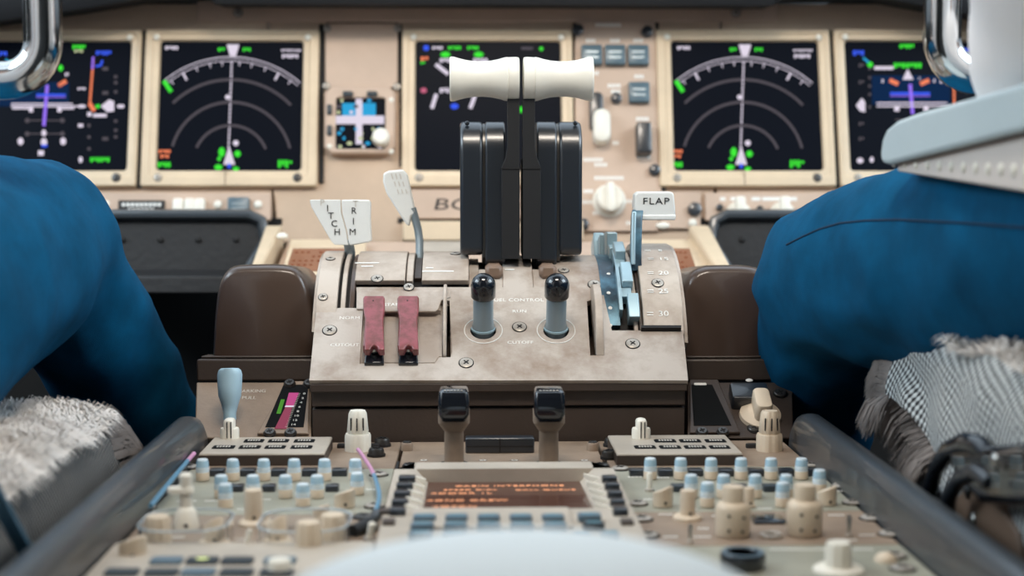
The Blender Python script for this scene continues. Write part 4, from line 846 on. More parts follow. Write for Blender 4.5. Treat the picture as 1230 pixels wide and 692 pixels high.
# --- radio tuning panels (left and right)
def radio(side, label, ux, knx, selx, keys1, keys2):
    xs = (-0.2175, -0.0745) if side < 0 else (0.0745, 0.2175)
    t = base_panel('radio_panel', label, *xs, Y_A, Y_T, 'pedt', 'radio panel', group=None)
    h = 0.0088; a, b = pv(ux[0], 545, h), pv(ux[1], 545, h); c = pv(300, 525, h)
    mb = MB(); mb.box(a.x, b.x, a.y, c.y, 0, h, 'pedl'); mb.build('raised_housing', t, bevel=0.001)
    mb = MB(); mb.box(a.x-0.0001, b.x+0.0001, a.y-0.0004, c.y-0.001, 0.0001, h-0.0015, 'brown'); mb.build('housing_front', t)
    for x0, x1 in keys1: pkey(t, x0, x1, 529, 0.012, 0.0006, 'dull', h, 'paintg')
    for x0, x1 in keys2: pkey(t, x0, x1, 536.5, 0.012, 0.0006, 'dull', h, 'paintg')
    kx = (a.x+b.x)/2
    # selector knob on the housing
    vv = pv(selx, 526, h); s = FPX/vv.y; R = 11.5/s
    mb = MB(); mb.lathe([(R, 0), (R, 0.006), (R*0.93, 0.0075)], 'ivory', c=vv, seg=28); mb.rbox(vv.x, vv.y, R*1.1, R*1.9, 0.0088+0.004, 0.0088+0.0145, 'ivory', R*0.4, 0.002, n=3); k = mb.build('selector_knob', t, angle=40)
    mb = MB(); 
    for dx_ in (-0.0012, 0.0016): mb.box(vv.x+dx_, vv.x+dx_+0.0008, vv.y-R*1.02, vv.y-R*0.9, h+0.001, h+0.013, 'inkb')
    mb.build('pointer_line', k)
    # stacked dual knob
    v = pv(knx, 541); s = FPX/v.y; R = 16/s; r2 = 13.2/s; H1 = 21/s; H2 = 49/s
    mb = MB(); mb.lathe([(R*1.0, 0.0), (R, H1*0.85), (R*0.93, H1)], 'cream' if side > 0 else 'ivory', c=v, seg=64, flute=(8, -0.05)); k = mb.build('tuning_knob', t, angle=45)
    mb = MB(); mb.lathe([(r2*0.9, H1), (r2, H1+0.0015), (r2*0.84, H2*0.93), (r2*0.7, H2)], 'cream' if side > 0 else 'ivory', c=v, seg=64, flute=(8, -0.06)); k2 = mb.build('inner_knob', k, angle=45)
    mb = MB()
    for a_ in (-125, -90, -55): mb.rbox(0, 0, r2*0.12, (H2-H1)*0.55, 0, 0.0006, 'inkb', r2*0.05, T=Matrix.Translation((v.x+r2*0.93*math.cos(math.radians(a_)), v.y+r2*0.93*math.sin(math.radians(a_)), H1+(H2-H1)*0.45)) @ Matrix.Rotation(math.radians(a_+90), 4, 'Z') @ Matrix.Rotation(math.pi/2, 4, 'X'))
    mb.build('knob_groove', k2)
    pkey(t, knx-25 if side < 0 else knx-28, knx+26 if side < 0 else knx-12, 533, 0.006, 0.003, 'dark')
    for x, y in (((452, 548), (459, 536)) if side < 0 else ((735, 536), (732, 551))): screw(t, pv(x, y), 0.0058, 'screwd', 0.006)
    return t
radio(-1, 'radio panel with raised key housing at the pedestal\'s far left, ivory dual knob', (238.6, 389), 430, 276, [(293, 317), (322, 347), (353, 378)], [(255, 282), (287, 313), (318, 343), (349, 375)])
radio(1, 'radio panel with raised key housing on the right of the pedestal, cream dual knob', (741, 893), 924, 770, [(786, 812), (816, 842), (847, 872)], [(762, 788), (792, 818), (822, 848), (852, 877)][:4])
# --- audio control panels with the blue capped knobs
tl = base_panel('audio_panel', 'left audio panel crowded with small blue capped volume knobs', -0.2175, -0.0745, Y_B, Y_A, 'pedg', 'audio panel')
tr = base_panel('audio_panel', 'right audio panel with rows of blue capped volume knobs', 0.0745, 0.2175, Y_B, Y_A, 'pedg', 'audio panel')
for x in (243.5, 280, 317, 353.5, 390, 427): cap_knob(tl, x, 549, 579)
for x in (266, 304, 343, 381): cap_knob(tl, x, 568, 600, 18)
cap_knob(tl, 429, 565, 596, 18); cap_knob(tl, 271, 578, 612, 19); cap_knob(tl, 364, 578, 610, 19)
for x in (781, 817.5, 854, 890, 926, 962.5): cap_knob(tr, x, 547.5, 577.5)
for x in (830, 869, 907, 944, 984): cap_knob(tr, x, 567 if x < 980 else 561, 600 if x < 980 else 594, 18)
cap_knob(tr, 849.5, 576, 611, 19); cap_knob(tr, 940, 576, 611, 19)
for x in (261, 298, 335, 372, 408): pkey(tl, x-9, x+9, 563, 0.010, 0.0045, 'black')
for x in (285, 323, 399): pkey(tl, x-8, x+8, 582, 0.010, 0.004, 'black')
for x in (765, 799, 835, 872, 908, 944, 975): pkey(tr, x-9, x+9, 563, 0.010, 0.0045, 'black')
for x in (815, 888, 925): pkey(tr, x-9, x+9, 582, 0.010, 0.004, 'darkkey')
knob(tl, 414, 583, 612, 26, 'cream', 'wedge', nm='selector_knob'); knob(tr, 796, 579, 611, 25, 'cream', 'wedge', nm='selector_knob')
knob(tr, 993, 579, 609, 24, 'cream', 'wedge', nm='selector_knob'); knob(tr, 899, 583, 611, 18, 'cream', 'tall', nm='selector_knob')
def peg(par, x, ytop, ybot, w, m='ivory', lean=(0, 0), nm='toggle_switch'):
    v = pv(x, ybot-1); s = FPX/v.y; H = (ybot-ytop)/s; mb = MB()
    q = lambda k: (v.x+lean[0]*k/s, v.y+lean[1]*k, H*k)
    mb.tube([q(0), q(0.3), q(0.9), q(1.0)], [w/2/s*0.8, w/2/s*0.8, w/2/s, w/2/s*0.7], m, 12); k = mb.build(nm, par); 
    mb = MB(); mb.lathe([(w/2/s*1.5, 0), (w/2/s*1.5, 0.0015), (w/2/s, 0.002)], 'screw', c=v, seg=16); mb.build('nut', k); return k
peg(tr, 780, 568, 591, 8); 
pmark(tl, [(225, 602, 24), (255, 602, 18), (318, 600, 16), (356, 612, 14), (446, 588, 12), (300, 612, 30), (400, 612, 20)]); pmark(tr, [(763, 573, 18), (797, 574, 16), (834, 573, 14), (784, 600, 22), (828, 612, 20), (875, 611, 26), (919, 611, 18), (1008, 590, 14)])
for x, y in ((455, 571), (450, 609), (227, 562), (176, 611)): screw(tl, pv(x, y), 0.0058, 'screw', 0.002)
for x, y in ((745, 564), (766, 606), (975, 560), (1024, 605), (1010, 585)): screw(tr, pv(x, y), 0.0058, 'screw', 0.002)
# --- left third panel: big knobs under clear guards
tb = base_panel('interphone_panel', 'tan panel of large cream knobs and two clear guards, left near side', -0.2175, -0.0745, Y_C, Y_B, 'pedt', 'control panel')
k, v, R, H = knob(tb, 224, 604, 638, 33, 'ivory', 'bell', nm='mask_knob')
mb = MB(); s = FPX/v.y; mb.lathe([(R*0.48, H*0.9), (R*0.42, H+0.010), (R*0.3, H+0.011)], 'ivory', c=v); mb.lathe([(0.0035, H+0.008), (0.0037, H+0.018), (0.0025, H+0.0195)], 'ivory', c=v); mb.build('stem', k)
mb = MB(); mb.rbox(v.x-0.003, v.y, 0.015, 0.008, H+0.008, H+0.0115, 'ivory', 0.003, 0.001); mb.build('wing', k)
knob(tb, 190, 615, 657, 34, 'cream', 'flute', nm='dimmer_knob'); knob(tb, 160, 637, 676, 34, 'cream', 'wedge', nm='dimmer_knob')
knob(tb, 305, 584, 633, 28, 'cream', 'tall', skirt=38, nm='selector_knob')
knob(tb, 257, 616, 657, 24, 'cream', 'wedge', skirt=38, nm='selector_knob'); knob(tb, 333, 614, 655, 24, 'cream', 'wedge', skirt=38, nm='selector_knob')
knob(tb, 371, 622, 666, 34, 'cream', 'flute', skirt=44, nm='selector_knob'); knob(tb, 400, 613, 654, 34, 'cream', 'flute', nm='dimmer_knob'); knob(tb, 386, 602, 626, 20, 'cream', 'wedge', nm='selector_knob')
peg(tb, 294, 636, 662, 7, 'ivory', (7, 0)); peg(tb, 443, 628, 650, 10, 'ivory', (5, 0))
def guard(par, x0, x1, y0, y1, h):
    a, b = pv(x0, (y0+y1)/2, h), pv(x1, (y0+y1)/2, h); c, d = pv(x0, y0, h), pv(x0, y1, h); cx, cy, w, hh = (a.x+b.x)/2, (c.y+d.y)/2, b.x-a.x, c.y-d.y
    hh = min(hh, w*1.1)
    mb = MB(); r = min(w, hh)*0.36
    o = rrect(cx, cy, w, hh, r, 8); i_ = rrect(cx, cy, w-0.003, hh-0.003, r-0.0015, 8); n = len(o)
    vs = [(*p, 0.0003) for p in o]+[(*p, h) for p in o]+[(*p, h) for p in i_]+[(*p, 0.0003) for p in i_]
    fs = []
    for L in range(4):
        for j in range(n): fs.append((L*n+j, L*n+(j+1) % n, ((L+1) % 4)*n+(j+1) % n, ((L+1) % 4)*n+j))
    mb.add(vs, fs, 'glass'); g_ = mb.build('clear_guard', par, angle=50)
    mb = MB(); pts = [(*p, h) for p in o]+[(*o[0], h)]; mb.tube(pts, 0.0007, 'rim_hl', 8); mb.build('guard_edge_highlight', g_); return g_  # pale tube added along the top edge as a painted highlight
guard(tb, 170, 276, 606, 646, 0.011); guard(tb, 312, 420, 606, 646, 0.011)
pmark(tb, [(240, 660, 20), (290, 648, 14), (350, 668, 20), (215, 645, 16), (425, 640, 14)], 'paint')
for x, y in ((428, 660), (436, 622), (440, 637)): screw(tb, pv(x, y), 0.0058, 'screwd', 0.002)
# --- left near panel with dark keys
tc_ = base_panel('key_panel', 'pale panel of dark rectangular keys at the near left corner', -0.2175, -0.0745, 0.56, Y_C, 'pedl', 'key panel', n=0.004)
for r_, (y, xs) in enumerate(((671, (200, 243, 285, 336)), (685, (146, 194, 238, 284, 332)), (702, (120, 172, 222, 274, 326)), (722, (90, 146, 204, 262, 320)))):
    for i, x in enumerate(xs): pkey(tc_, x-19-r_, x+19+r_, y, 0.011, 0.002, 'darkkey' if (i+r_) % 3 else 'bluekey', 0.004, 'led' if (r_, i) == (0, 1) else None)
knob(tc_, 336, 668, 700, 30, 'ivory', 'plain', nm='knob')
# --- right third panel: two large stacked knobs
t2 = base_panel('radar_panel', 'tan panel carrying two large stacked cream knobs on the right of the pedestal', 0.0745, 0.2175, Y_C, Y_B, 'pedt', 'control panel')
def stacked(x, y0, y1, w1, y2, y3, w2):
    v = pv(x, y3-0.21*w2/2); s = FPX/v.y; R = w2/2/s; H = (y3-y2-0.30*w2/2)/s*1.02; H2 = (y3-y0-0.3*w2/2-0.2*w1/2)/s; r2 = w1/2/s
    mb = MB(); mb.lathe([(R*0.94, 0.0004), (R, 0.002), (R, H*0.80), (R*0.93, H*0.92), (R*0.74, H)], 'cream', c=v, seg=36); k = mb.build('outer_knob', t2, angle=50)
    mb = MB(); mb.lathe([(r2, H*0.9), (r2, H2*0.96), (r2*0.93, H2)], 'cream', c=v, seg=36); k2 = mb.build('inner_knob', k)
    mb = MB()
    for a_, z in ((-112, 0.25), (-68, 0.22), (-62, 0.62), (-112, 0.68)):
        mb.ball((v.x+R*math.cos(math.radians(a_)), v.y+R*math.sin(math.radians(a_)), H*z), R*0.10, R*0.06, R*0.10, 'inkb', nu=10, nv=6)
    mb.build('set_screw', k)
stacked(880, 577, 606, 27, 600, 648, 43); stacked(966, 575, 606, 27, 598, 647, 44)
knob(t2, 826, 585, 626, 24, 'cream', 'tall', skirt=36, nm='selector_knob')
a, b = pv(903, 626), pv(942, 626); mb = MB(); mb.rbox((a.x+b.x)/2, a.y, b.x-a.x, 0.018, 0, 0.002, 'gloss', 0.001, 0.0005); mb.build('window', t2)
peg(t2, 829, 630, 654, 5, 'steel'); peg(t2, 1019.5, 619, 646, 6, 'steel')
mb = MB(); mb.ring((*pv(926, 645)[:2], 0.001), 0.0055, 0.0055, 0.0014, 'screw', 24, 8); mb.build('socket_ring', t2)
pmark(t2, [(800, 618, 18), (865, 620, 20), (806, 645, 18), (844, 645, 22), (845, 635, 14), (1042, 643, 20), (1020, 649, 20), (1005, 619, 20)])
for x, y in ((771, 624.5), (778, 644), (1046, 623.5), (1069, 642.5)): screw(t2, pv(x, y), 0.0062, 'screw', 0.002)
# --- right near panel
t3 = base_panel('headset_panel', 'greenish panel with a black ring socket and skirted knob, near right corner', 0.0745, 0.2175, 0.56, Y_C, 'pedg', 'panel')
v = pv(892, 682); R = 28/FPX*v.y; mb = MB(); n = 40; Hh = 0.0085
mb.lathe([(R*0.93, 0), (R, Hh*0.5), (R, Hh*0.85), (R*0.94, Hh), (R*0.72, Hh), (R*0.66, Hh*0.85), (R*0.62, 0.001)], 'black', c=v, seg=44); k = mb.build('socket_ring', t3, angle=50)
mb = MB(); mb.lathe([(R*0.965, Hh*0.9), (R*0.93, Hh*1.03), (R*0.74, Hh*1.03), (R*0.70, Hh*0.9)], 'bluekey', c=v, seg=44); mb.build('rim', k)
knob(t3, 1007, 646, 690, 35, 'ivory', 'flute', skirt=62, nm='selector_knob')
mb = MB(); mb.ball(pv(1064, 674), 0.0062, 0.0062, 0.005, 'cream'); mb.build('dome_stud', t3)
for x, y in ((1088, 666), (1098, 681)): screw(t3, pv(x-14, y+3), 0.0062, 'screw', 0.002)
mb = MB()
for i in range(24): v = pv(925+i*5.2, 660); mb.box(v.x, v.x+0.0016, v.y-0.0012, v.y+0.0012, 0, 0.0002, 'paint')
mb.build('marking', t3)
# --- centre column: plate with two capped posts
tcn = base_panel('latch_panel', 'tan plate at the far end of the pedestal between the two capped posts', -0.073, 0.073, Yof(563), 1.133, 'pedt', 'panel')
for x, y in ((489, 541), (712, 541)):
    mb = MB(); v = pv(x, y); mb.lathe([(0.0046, 0), (0.0046, 0.005), (0.0040, 0.006)], 'pedt', c=v, seg=20); mb.build('standoff', tcn); screw(tcn, (v.x, v.y, 0.006), 0.003, 'screwd')
mb = MB(); a, b = pv(559, 545, 0), pv(642, 545, 0); mb.box(a.x, b.x, a.y, a.y+0.012, 0, 0.0115, 'black'); mb.build('latch_bar', tcn, bevel=0.0012)
mb = MB(); mb.box(a.x+0.001, b.x-0.001, a.y-0.0004, a.y+0.001, 0.005, 0.0058, 'dark'); mb.box((a.x+b.x)/2-0.0005, (a.x+b.x)/2+0.0005, a.y-0.0005, a.y+0.001, 0.001, 0.011, 'dark'); mb.build('latch_seam', tcn)
for x in (509, 580, 618, 702): screw(tcn, pv(x, 553), 0.0026, 'paintg', 0.0002)
mb = MB(); mb.lathe([(0.0045, 0), (0.0045, 0.001)], 'paint', c=pv(503, 562), seg=20); mb.build('white_disc', tcn)
for x in (493, 722): screw(tcn, pv(x, 560), 0.0052, 'screwd', 0.002)
def post(x, lb):
    v = pv(x, 557); F = Frame(FP.m @ v, (1, 0, 0), (0, 1, 0)); t = thing('capped_post', lb, 'post', F, 'capped posts'); s = FPX/v.y; u = lambda p: p/s
    mb = MB(); mb.lathe([(u(17), 0), (u(17), 0.0006)], 'dark', seg=24); mb.build('opening', t)
    mb = MB(); mb.loops([(rrect(0, 0, u(24), 0.014, 0.005), 0), (rrect(0, 0, u(23), 0.013, 0.005), u(46)), (rrect(0, 0, u(25), 0.015, 0.004), u(50))], 'pedt'); mb.build('shaft', t, angle=50)
    mb = MB(); mb.loops([(rrect(0, 0, u(25), 0.015, 0.004), u(42)), (rrect(0, 0, u(38), 0.021, 0.004), u(52)), (rrect(0, 0, u(38), 0.021, 0.004), u(66)), (rrect(0, 0, u(34), 0.018, 0.004), u(70))], 'pedt'); mb.build('collar', t, angle=35)
    mb = MB(); mb.loops([(rrect(0, -0.003, u(28), 0.020, 0.003), u(55)), (rrect(0, -0.003, u(37), 0.024, 0.003), u(64)), (rrect(0, -0.001, u(37.5), 0.026, 0.003), u(80)), (rrect(0, 0.000, u(35), 0.022, 0.003), u(90)), (rrect(0, 0.001, u(31), 0.016, 0.003), u(93))], 'gloss'); c = mb.build('cap', t, angle=35)
    mb = MB()
    for i in range(6): mb.box(u(-12+i*4), u(-12+i*4+2.6), -0.0095, -0.0085, u(91.8), u(92.6), 'paintg')
    mb.build('marking', c)
post(545.5, 'left capped post on the pedestal, a magenta glint at its black cap'); post(659, 'right capped post on the pedestal beyond the keypad screen')
# --- flight keypad unit
tk = thing('keypad_unit', 'large keypad unit with an amber lettered screen in the middle of the pedestal', 'keypad unit', FP)
HB = 0.010; yA, yZ = Yof(563, HB), 0.56
sx0, sx1 = pv(511, 596, 0.005).x, pv(705, 596, 0.005).x; sy1, sy0 = pv(600, 579, 0.001).y, pv(600, 613, HB-0.001).y
FZ = Frame(FP.m @ Vector((0, sy0, HB-0.001)), (1, 0, 0), (0, sy1-sy0, 0.001-HB+0.001))
mb = MB(); R4 = lambda x0, x1, y0, y1, z: [(x0, y0, z), (x1, y0, z), (x1, y1, z), (x0, y1, z)]
ox = 0.0115
mb.loops([R4(-0.0725, 0.0725, yZ, yA, -0.011), R4(-0.0725, 0.0725, yZ, yA, HB), R4(sx0-ox*0.8, sx1+ox*0.8, sy0-0.0005, sy1+0.022, HB), [(sx0, sy0, HB-0.0012), (sx1, sy0, HB-0.0012), (sx1, sy1, 0.0008), (sx0, sy1, 0.0008)]], 'pedl', cap1=False); mb.build('housing', tk)
mb = MB(); mb.loops([[(sx0, sy0, HB-0.003), (sx1, sy0, HB-0.003), (sx1, sy1, -0.001), (sx0, sy1, -0.001)], [(sx0, sy0, HB-0.001), (sx1, sy0, HB-0.001), (sx1, sy1, 0.001), (sx0, sy1, 0.001)]], 'cdus'); sc = mb.build('screen', tk)
def ctext(s_, x, y, size, m='amber', sx=1.0):
    mb = MB(); v = FZ.px(x, y, 0.0001); mb.text(s_, size, m, FP.inv @ FZ.m @ Matrix.Translation(v) @ Matrix.Scale(sx, 4, (1, 0, 0)), 0.0001, 1.1); return mb.build('lettering', sc)
ctext('CABIN INTERPHONE', 612, 583.5, 0.0072, sx=0.98); ctext('SPEED DIAL', 565, 588.3, 0.0056, sx=1.1); ctext('CALL QUEUE', 655, 588.3, 0.0056, sx=1.1)
ctext('<DOOR 1L', 554, 592.5, 0.0075, sx=1.0); ctext('<GND CREW', 561, 601, 0.0080, sx=0.98); ctext('<OPCN', 546, 608.5, 0.0075)
for i, y in enumerate((571.5, 580, 589.5, 599.5, 610)):
    w = (i*2.2)
    pkey(tk, 479-w*1.3, 497-w*1.3+2, y, 0.0085, 0.004, 'black', HB, nm='line_key'); pkey(tk, 723+w*1.5, 741+w*1.5, y, 0.0085, 0.004, 'black', HB, nm='line_key')
    for s in (-1, 1):
        yy = Yof(573+i*8.8, HB)
        mb = MB(); x0, x1 = (sx0-ox*0.9, sx0-0.0005) if s < 0 else (sx1+0.0005, sx1+ox*0.9)
        mb.loops([[(x0, yy, HB-0.0005), (x1, yy-0.006, HB-0.001-0.004), (x1, yy-0.0085, HB-0.001-0.004), (x0, yy-0.0025, HB-0.0005)], [(x0, yy, HB+0.0022), (x1, yy-0.006, HB+0.0005), (x1, yy-0.0085, HB+0.0005), (x0, yy-0.0025, HB+0.0022)]], 'ivory'); mb.build('ridge', tk)
mb = MB(); a, b = pv(496, 614, HB), pv(683, 614, HB); c = pv(600, 636, HB); mb.box(a.x, b.x, c.y, a.y, HB, HB+0.002, 'pedl'); mb.build('raised_frame', tk, bevel=0.0006)
for j, y in enumerate((618.5, 628, 638.5, 650.5, 664)):
    sp = 1+j*0.032
    for i in range(5):
        x = 611+(i-2)*38.6*sp-24
        if j < 2 or i < 2 or j > 9: pkey(tk, x-13.5*sp, x+13.5*sp, y, 0.0085, 0.0035, 'bluekey', HB+0.001, 'keyglow', 'key')
    if j >= 2:
        for i in range(5): x = 612+(i-0.4)*31.5*sp; pkey(tk, x-10*sp, x+10*sp, y, 0.0085, 0.0035, 'bluekey', HB+0.001, 'keyglow', 'key')
pkey(tk, 694, 722, 617, 0.0085, 0.0035, 'bluekey', HB+0.001, 'keyglow', 'key'); pkey(tk, 700, 726, 627, 0.0085, 0.0035, 'darkkey', HB+0.001, 'keyglow', 'key')
for x, y in ((467, 629), (753, 629), (463, 616), (744, 612)): mb = MB(); v = pv(x, y, HB); mb.rbox(v.x, v.y, 0.007, 0.010, HB, HB+0.002, 'brown', 0.001); mb.build('side_latch', tk)
mb = MB(); mb.tube([(-0.0735, 0.56, 0.0005), (-0.0735, 1.05, 0.0005)], 0.0012, 'dark', 6); mb.build('column_gap', tk)
# ------------------------------------------------------------------ cables
def cable(label, pts, r, ms, nm='cable'):
    F = Frame((0, 0, 0), (1, 0, 0), (0, 1, 0)); w3 = [P(*p) for p in pts]
    sm = []
    for i in range(len(w3)-1):
        p0, p1, p2, p3 = w3[max(i-1, 0)], w3[i], w3[i+1], w3[min(i+2, len(w3)-1)]
        for k in range(8):
            t = k/8; sm.append(0.5*((2*p1)+(-p0+p2)*t+(2*p0-5*p1+4*p2-p3)*t*t+(-p0+3*p1-3*p2+p3)*t**3))
    sm.append(w3[-1]); t = thing(nm, label, 'cable'); n = len(sm); h = int(n*ms[2])
    mb = MB(); mb.tube(sm[:h+1], r, ms[0], 10); mb.build('pink_section', t); mb = MB(); mb.tube(sm[h:], r, ms[1], 10); mb.build('blue_section', t); return t
cable('thin pink and blue cable lying against the left padded rail', [(233, 545, 1.04), (225, 554, 1.02), (205, 578, 0.95), (181, 608, 0.87)], 0.0016, ('cablep', 'cableb', 0.35))
cable('thin pink and blue cable arching over the left audio panel beside the keypad', [(430, 540, 1.05), (438, 551, 1.025), (448, 568, 0.98), (455, 590, 0.92), (454, 606, 0.89), (447, 622, 0.865)], 0.0014, ('cablep', 'cableb', 0.42))
tcp = cable('black plug of the arched cable lying between audio panel and keypad', [(452, 618, 0.868), (447, 624, 0.860), (436, 632, 0.846), (424, 638, 0.838)], 0.0036, ('black', 'blackr', 0.5), 'cable_plug')
tcp['category'] = 'plug'
for o_c, nn in zip([o for o in C.objects if o.parent == tcp], ('plug_body', 'plug_tip')): o_c.name = nn
# ------------------------------------------------------------------ pale cloth nearest the camera
t = thing('folded_cloth', 'pale blurred white cloth mound across the near end of the pedestal', 'cloth', Frame(FP.m @ Vector((-0.005, 0.50, 0.0)), (1, 0, 0), (0, 1, 0)))
mb = MB(); L = []
for j in range(15):
    a_ = math.pi/2*j/14.5; L.append([(0.115*math.cos(a_)**0.8*math.cos(2*math.pi*i/48)*(1+0.02*math.sin(3*2*math.pi*i/48)), 0.10*math.cos(a_)**0.8*math.sin(2*math.pi*i/48), 0.0705*math.sin(a_)+0.011) for i in range(48)])
mb.loops(L, 'cloth'); mb.build('cloth_mound', t, angle=80)
# ------------------------------------------------------------------ chrome grab handles
def handle(label, s):
    F = Frame((0, 0, 0), (1, 0, 0), (0, 1, 0)); t = thing('grab_handle', label, 'handle', None, 'chrome grab handles')
    cx, py = (52, 97) if s < 0 else (1131, 92); p = P(cx, 60, 1.0); q = P(cx, py, 1.0); R = 0.026; pts = [(p.x, 1.0, 1.72), (p.x, 1.0, 1.3), (p.x, 1.0, q.z+R*1.4)]
    for i in range(0, 9): a_ = math.pi/2*i/8; pts.append((p.x+s*R*(1-math.cos(a_)), 1.0, q.z+R-R*math.sin(a_)))
    ex = 0.26
    pts += [(p.x+s*ex*0.6, 1.0, q.z)]
    for i in range(0, 9): a_ = math.pi/2*i/8; pts.append((p.x+s*(ex-R+R*math.sin(a_)), 1.0, q.z+R-R*math.cos(a_)))
    pts += [(p.x+s*ex, 1.0, 1.3), (p.x+s*ex, 1.0, 1.72)]
    mb = MB(); mb.tube(pts, 0.0125, 'chrome', 24); mb.build('bent_tube', t, angle=60)
    for k in (p.x, p.x+s*ex): mb = MB(); mb.lathe([(0.024, 1.712), (0.024, 1.72)], 'steel', c=(k, 1.0, 0)); mb.build('flange', t)
handle('bent chrome tube handle at the top left corner', -1); handle('bent chrome tube handle at the top right, before the white sleeve', 1)
# ------------------------------------------------------------------ seats
def fleece(o_name, par, surf, n, length, m='fleece', seed=1, w=0.0007, comb=(0.5, -0.6)):
    rnd = random.Random(seed); vs = []; fs = []
    for i in range(n):
        p, nn = surf(rnd); q = noise.noise_vector(p*28)
        d = (nn*0.75+Vector((comb[0]+q.x*1.3+rnd.uniform(-.35, .35), comb[1]+q.y*1.3+rnd.uniform(-.35, .35), q.z*0.5))).normalized()
        l = length*rnd.uniform(0.5, 1.15)*(1+0.5*q.z); side = d.cross(nn).normalized()*w*rnd.uniform(0.6, 1.2)
        dr = Vector((0, 0, -l*0.45)); k = len(vs)
        a, b, c = p-nn*0.002, p+d*l*0.55, p+d*l*0.9+dr
        vs += [a-side, a+side, b-side*0.8, b+side*0.8, c]; fs += [(k, k+1, k+3, k+2), (k+2, k+3, k+4)]
    mb = MB(); mb.add(vs, fs, m); me = bpy.data.meshes.new(o_name); me.from_pydata(vs, [], fs); me.materials.append(M[m])
    me.polygons.foreach_set('use_smooth', [True]*len(me.polygons)); o = bpy.data.objects.new(o_name, me); C.objects.link(o); o.parent = par; o['kind'] = 'stuff'; return o
def seat(s, label, x0, x1, y0, y1, zt, drape, wm):
    t = thing('pilot_seat', label, 'seat', Frame((0, 0, 0), (1, 0, 0), (0, 1, 0)))
    X0, X1 = sorted((s*x0, s*x1)); cx = (X0+X1)/2; cy = (y0+y1)/2
    mb = MB(); mb.rbox(cx, cy, X1-X0-0.012, y1-y0-0.012, zt-0.22, zt-0.03, 'blackr', 0.03, 0.01); mb.build('seat_pan', t)
    mb = MB(); mb.rbox(cx, cy-0.05, 0.24, 0.30, 0.0, zt-0.19, 'blackr', 0.02); mb.build('seat_base', t)
    mb = MB(); mb.rbox(cx, y0-0.02, X1-X0-0.02, 0.12, zt-0.15, zt+0.66, 'pad', 0.05, 0.03); mb.build('backrest', t)
    # draped cover: a rounded blanket over the cushion
    NX, NY = 90, 80; r = 0.035 if s < 0 else 0.018; Wd = X1-X0
    def pt(u, v):      # u across 0..1, v along y 0..1 ; unrolled with the skirts hanging down
        x = (u-0.5)*(Wd+2*drape); y = (v-0.5)*((y1-y0)+2*drape*0.7); hx, hy = Wd/2, (y1-y0)/2
        def roll(a, h):
            s_ = 1 if a > 0 else -1; a = abs(a); L = math.pi/2*r
            if a < h-r: return s_*a, 0
            if a < h-r+L: th = (a-(h-r))/r; return s_*(h-r+r*math.sin(th)), r*(1-math.cos(th))
            return s_*h, r+(a-(h-r+L))
        X_, dx = roll(x, hx); Y_, dy = roll(y, hy)
        d = max(dx, dy) if dx < r or dy < r else max(dx, dy)
        p = Vector((cx+X_, cy+Y_, zt-d)); k = noise.noise(p*9)*0.007+noise.noise(p*24)*0.003
        low = max(0, d-r)
        if s > 0 and low > 0: low *= 0.50+0.65*min(1, max(0, (0.80-v)/0.25)); d = r+low; p.z = zt-d
        if low > 0: p.x += (1 if x > 0 else -1)*k*1.2*(abs(x) > hx-r); p.y += (1 if y > 0 else -1)*k*(abs(y) > hy-r); p.z += noise.noise(Vector((p.y*7, s*3.1, p.x*7)))*0.020*low/0.1
        else: p.z += k
        return p
    vs = [pt(i/(NX-1), j/(NY-1)) for j in range(NY) for i in range(NX)]; fs = [(j*NX+i, j*NX+i+1, (j+1)*NX+i+1, (j+1)*NX+i) for j in range(NY-1) for i in range(NX-1)]
    mb = MB(); mb.add(vs, fs, wm); c = mb.build('sheepskin_cover', t, angle=180); so = c.modifiers.new('s', 'SOLIDIFY'); so.thickness = 0.004; so.offset = -1
    return t, c, pt, (X0, X1)
tL, cL, ptL, bL = seat(-1, 'left pilot seat with a fluffy white sheepskin cover beside the left rail', 0.262, 0.76, 0.50, 1.03, P(100, 490, 1.0).z-0.004, 0.075, 'weaved')
tR, cR, ptR, bR = seat(1, 'right pilot seat with a woven grey sheepskin backing hanging beside the right rail', 0.268, 0.76, 0.50, 1.03, P(1060, 388, 1.0).z-0.001, 0.100, 'weave')
def surf_of(pt, ulo, uhi, vlo, vhi):
    def f(r):
        u, v = r.uniform(ulo, uhi), r.uniform(vlo, vhi); p = pt(u, v); a = pt(u+0.004, v)-p; b = pt(u, v+0.004)-p; n = a.cross(b)
        return p, (n.normalized() if n.length > 1e-9 else Vector((0, 0, 1)))
    return f
fleece('fleece', cL, surf_of(ptL, 0.45, 0.875, 0.0, 0.93), 85000, 0.017, seed=3, comb=(0.7, 0.3))
fleece('fleece', cR, surf_of(ptR, 0.15, 0.55, 0.0, 0.93), 50000, 0.015, seed=5, comb=(-0.5, 0.3))
def edgef(pt, u0, u1, v0, v1, dr=(0, 0.9, 0.1)):
    def f(r):
        v = r.uniform(v0, v1); u = r.uniform(u0, u1); return pt(u, v), Vector(dr).normalized()
    return f
fleece('edge_fleece', cR, edgef(ptR, 0.0, 0.13, 0.885, 0.95), 9000, 0.013, 'fleeced', seed=9, comb=(-0.5, 0.4)); fleece('hem_fleece', cR, edgef(ptR, 0.0, 0.025, 0.72, 0.93, (-0.4, 0.3, -0.8)), 7000, 0.020, 'fleeced', seed=11, comb=(-0.3, 0.3)); fleece('edge_fleece', cL, edgef(ptL, 0.80, 1.0, 0.88, 0.99), 12000, 0.024, 'fleeced', seed=8, comb=(0.6, 0.7))
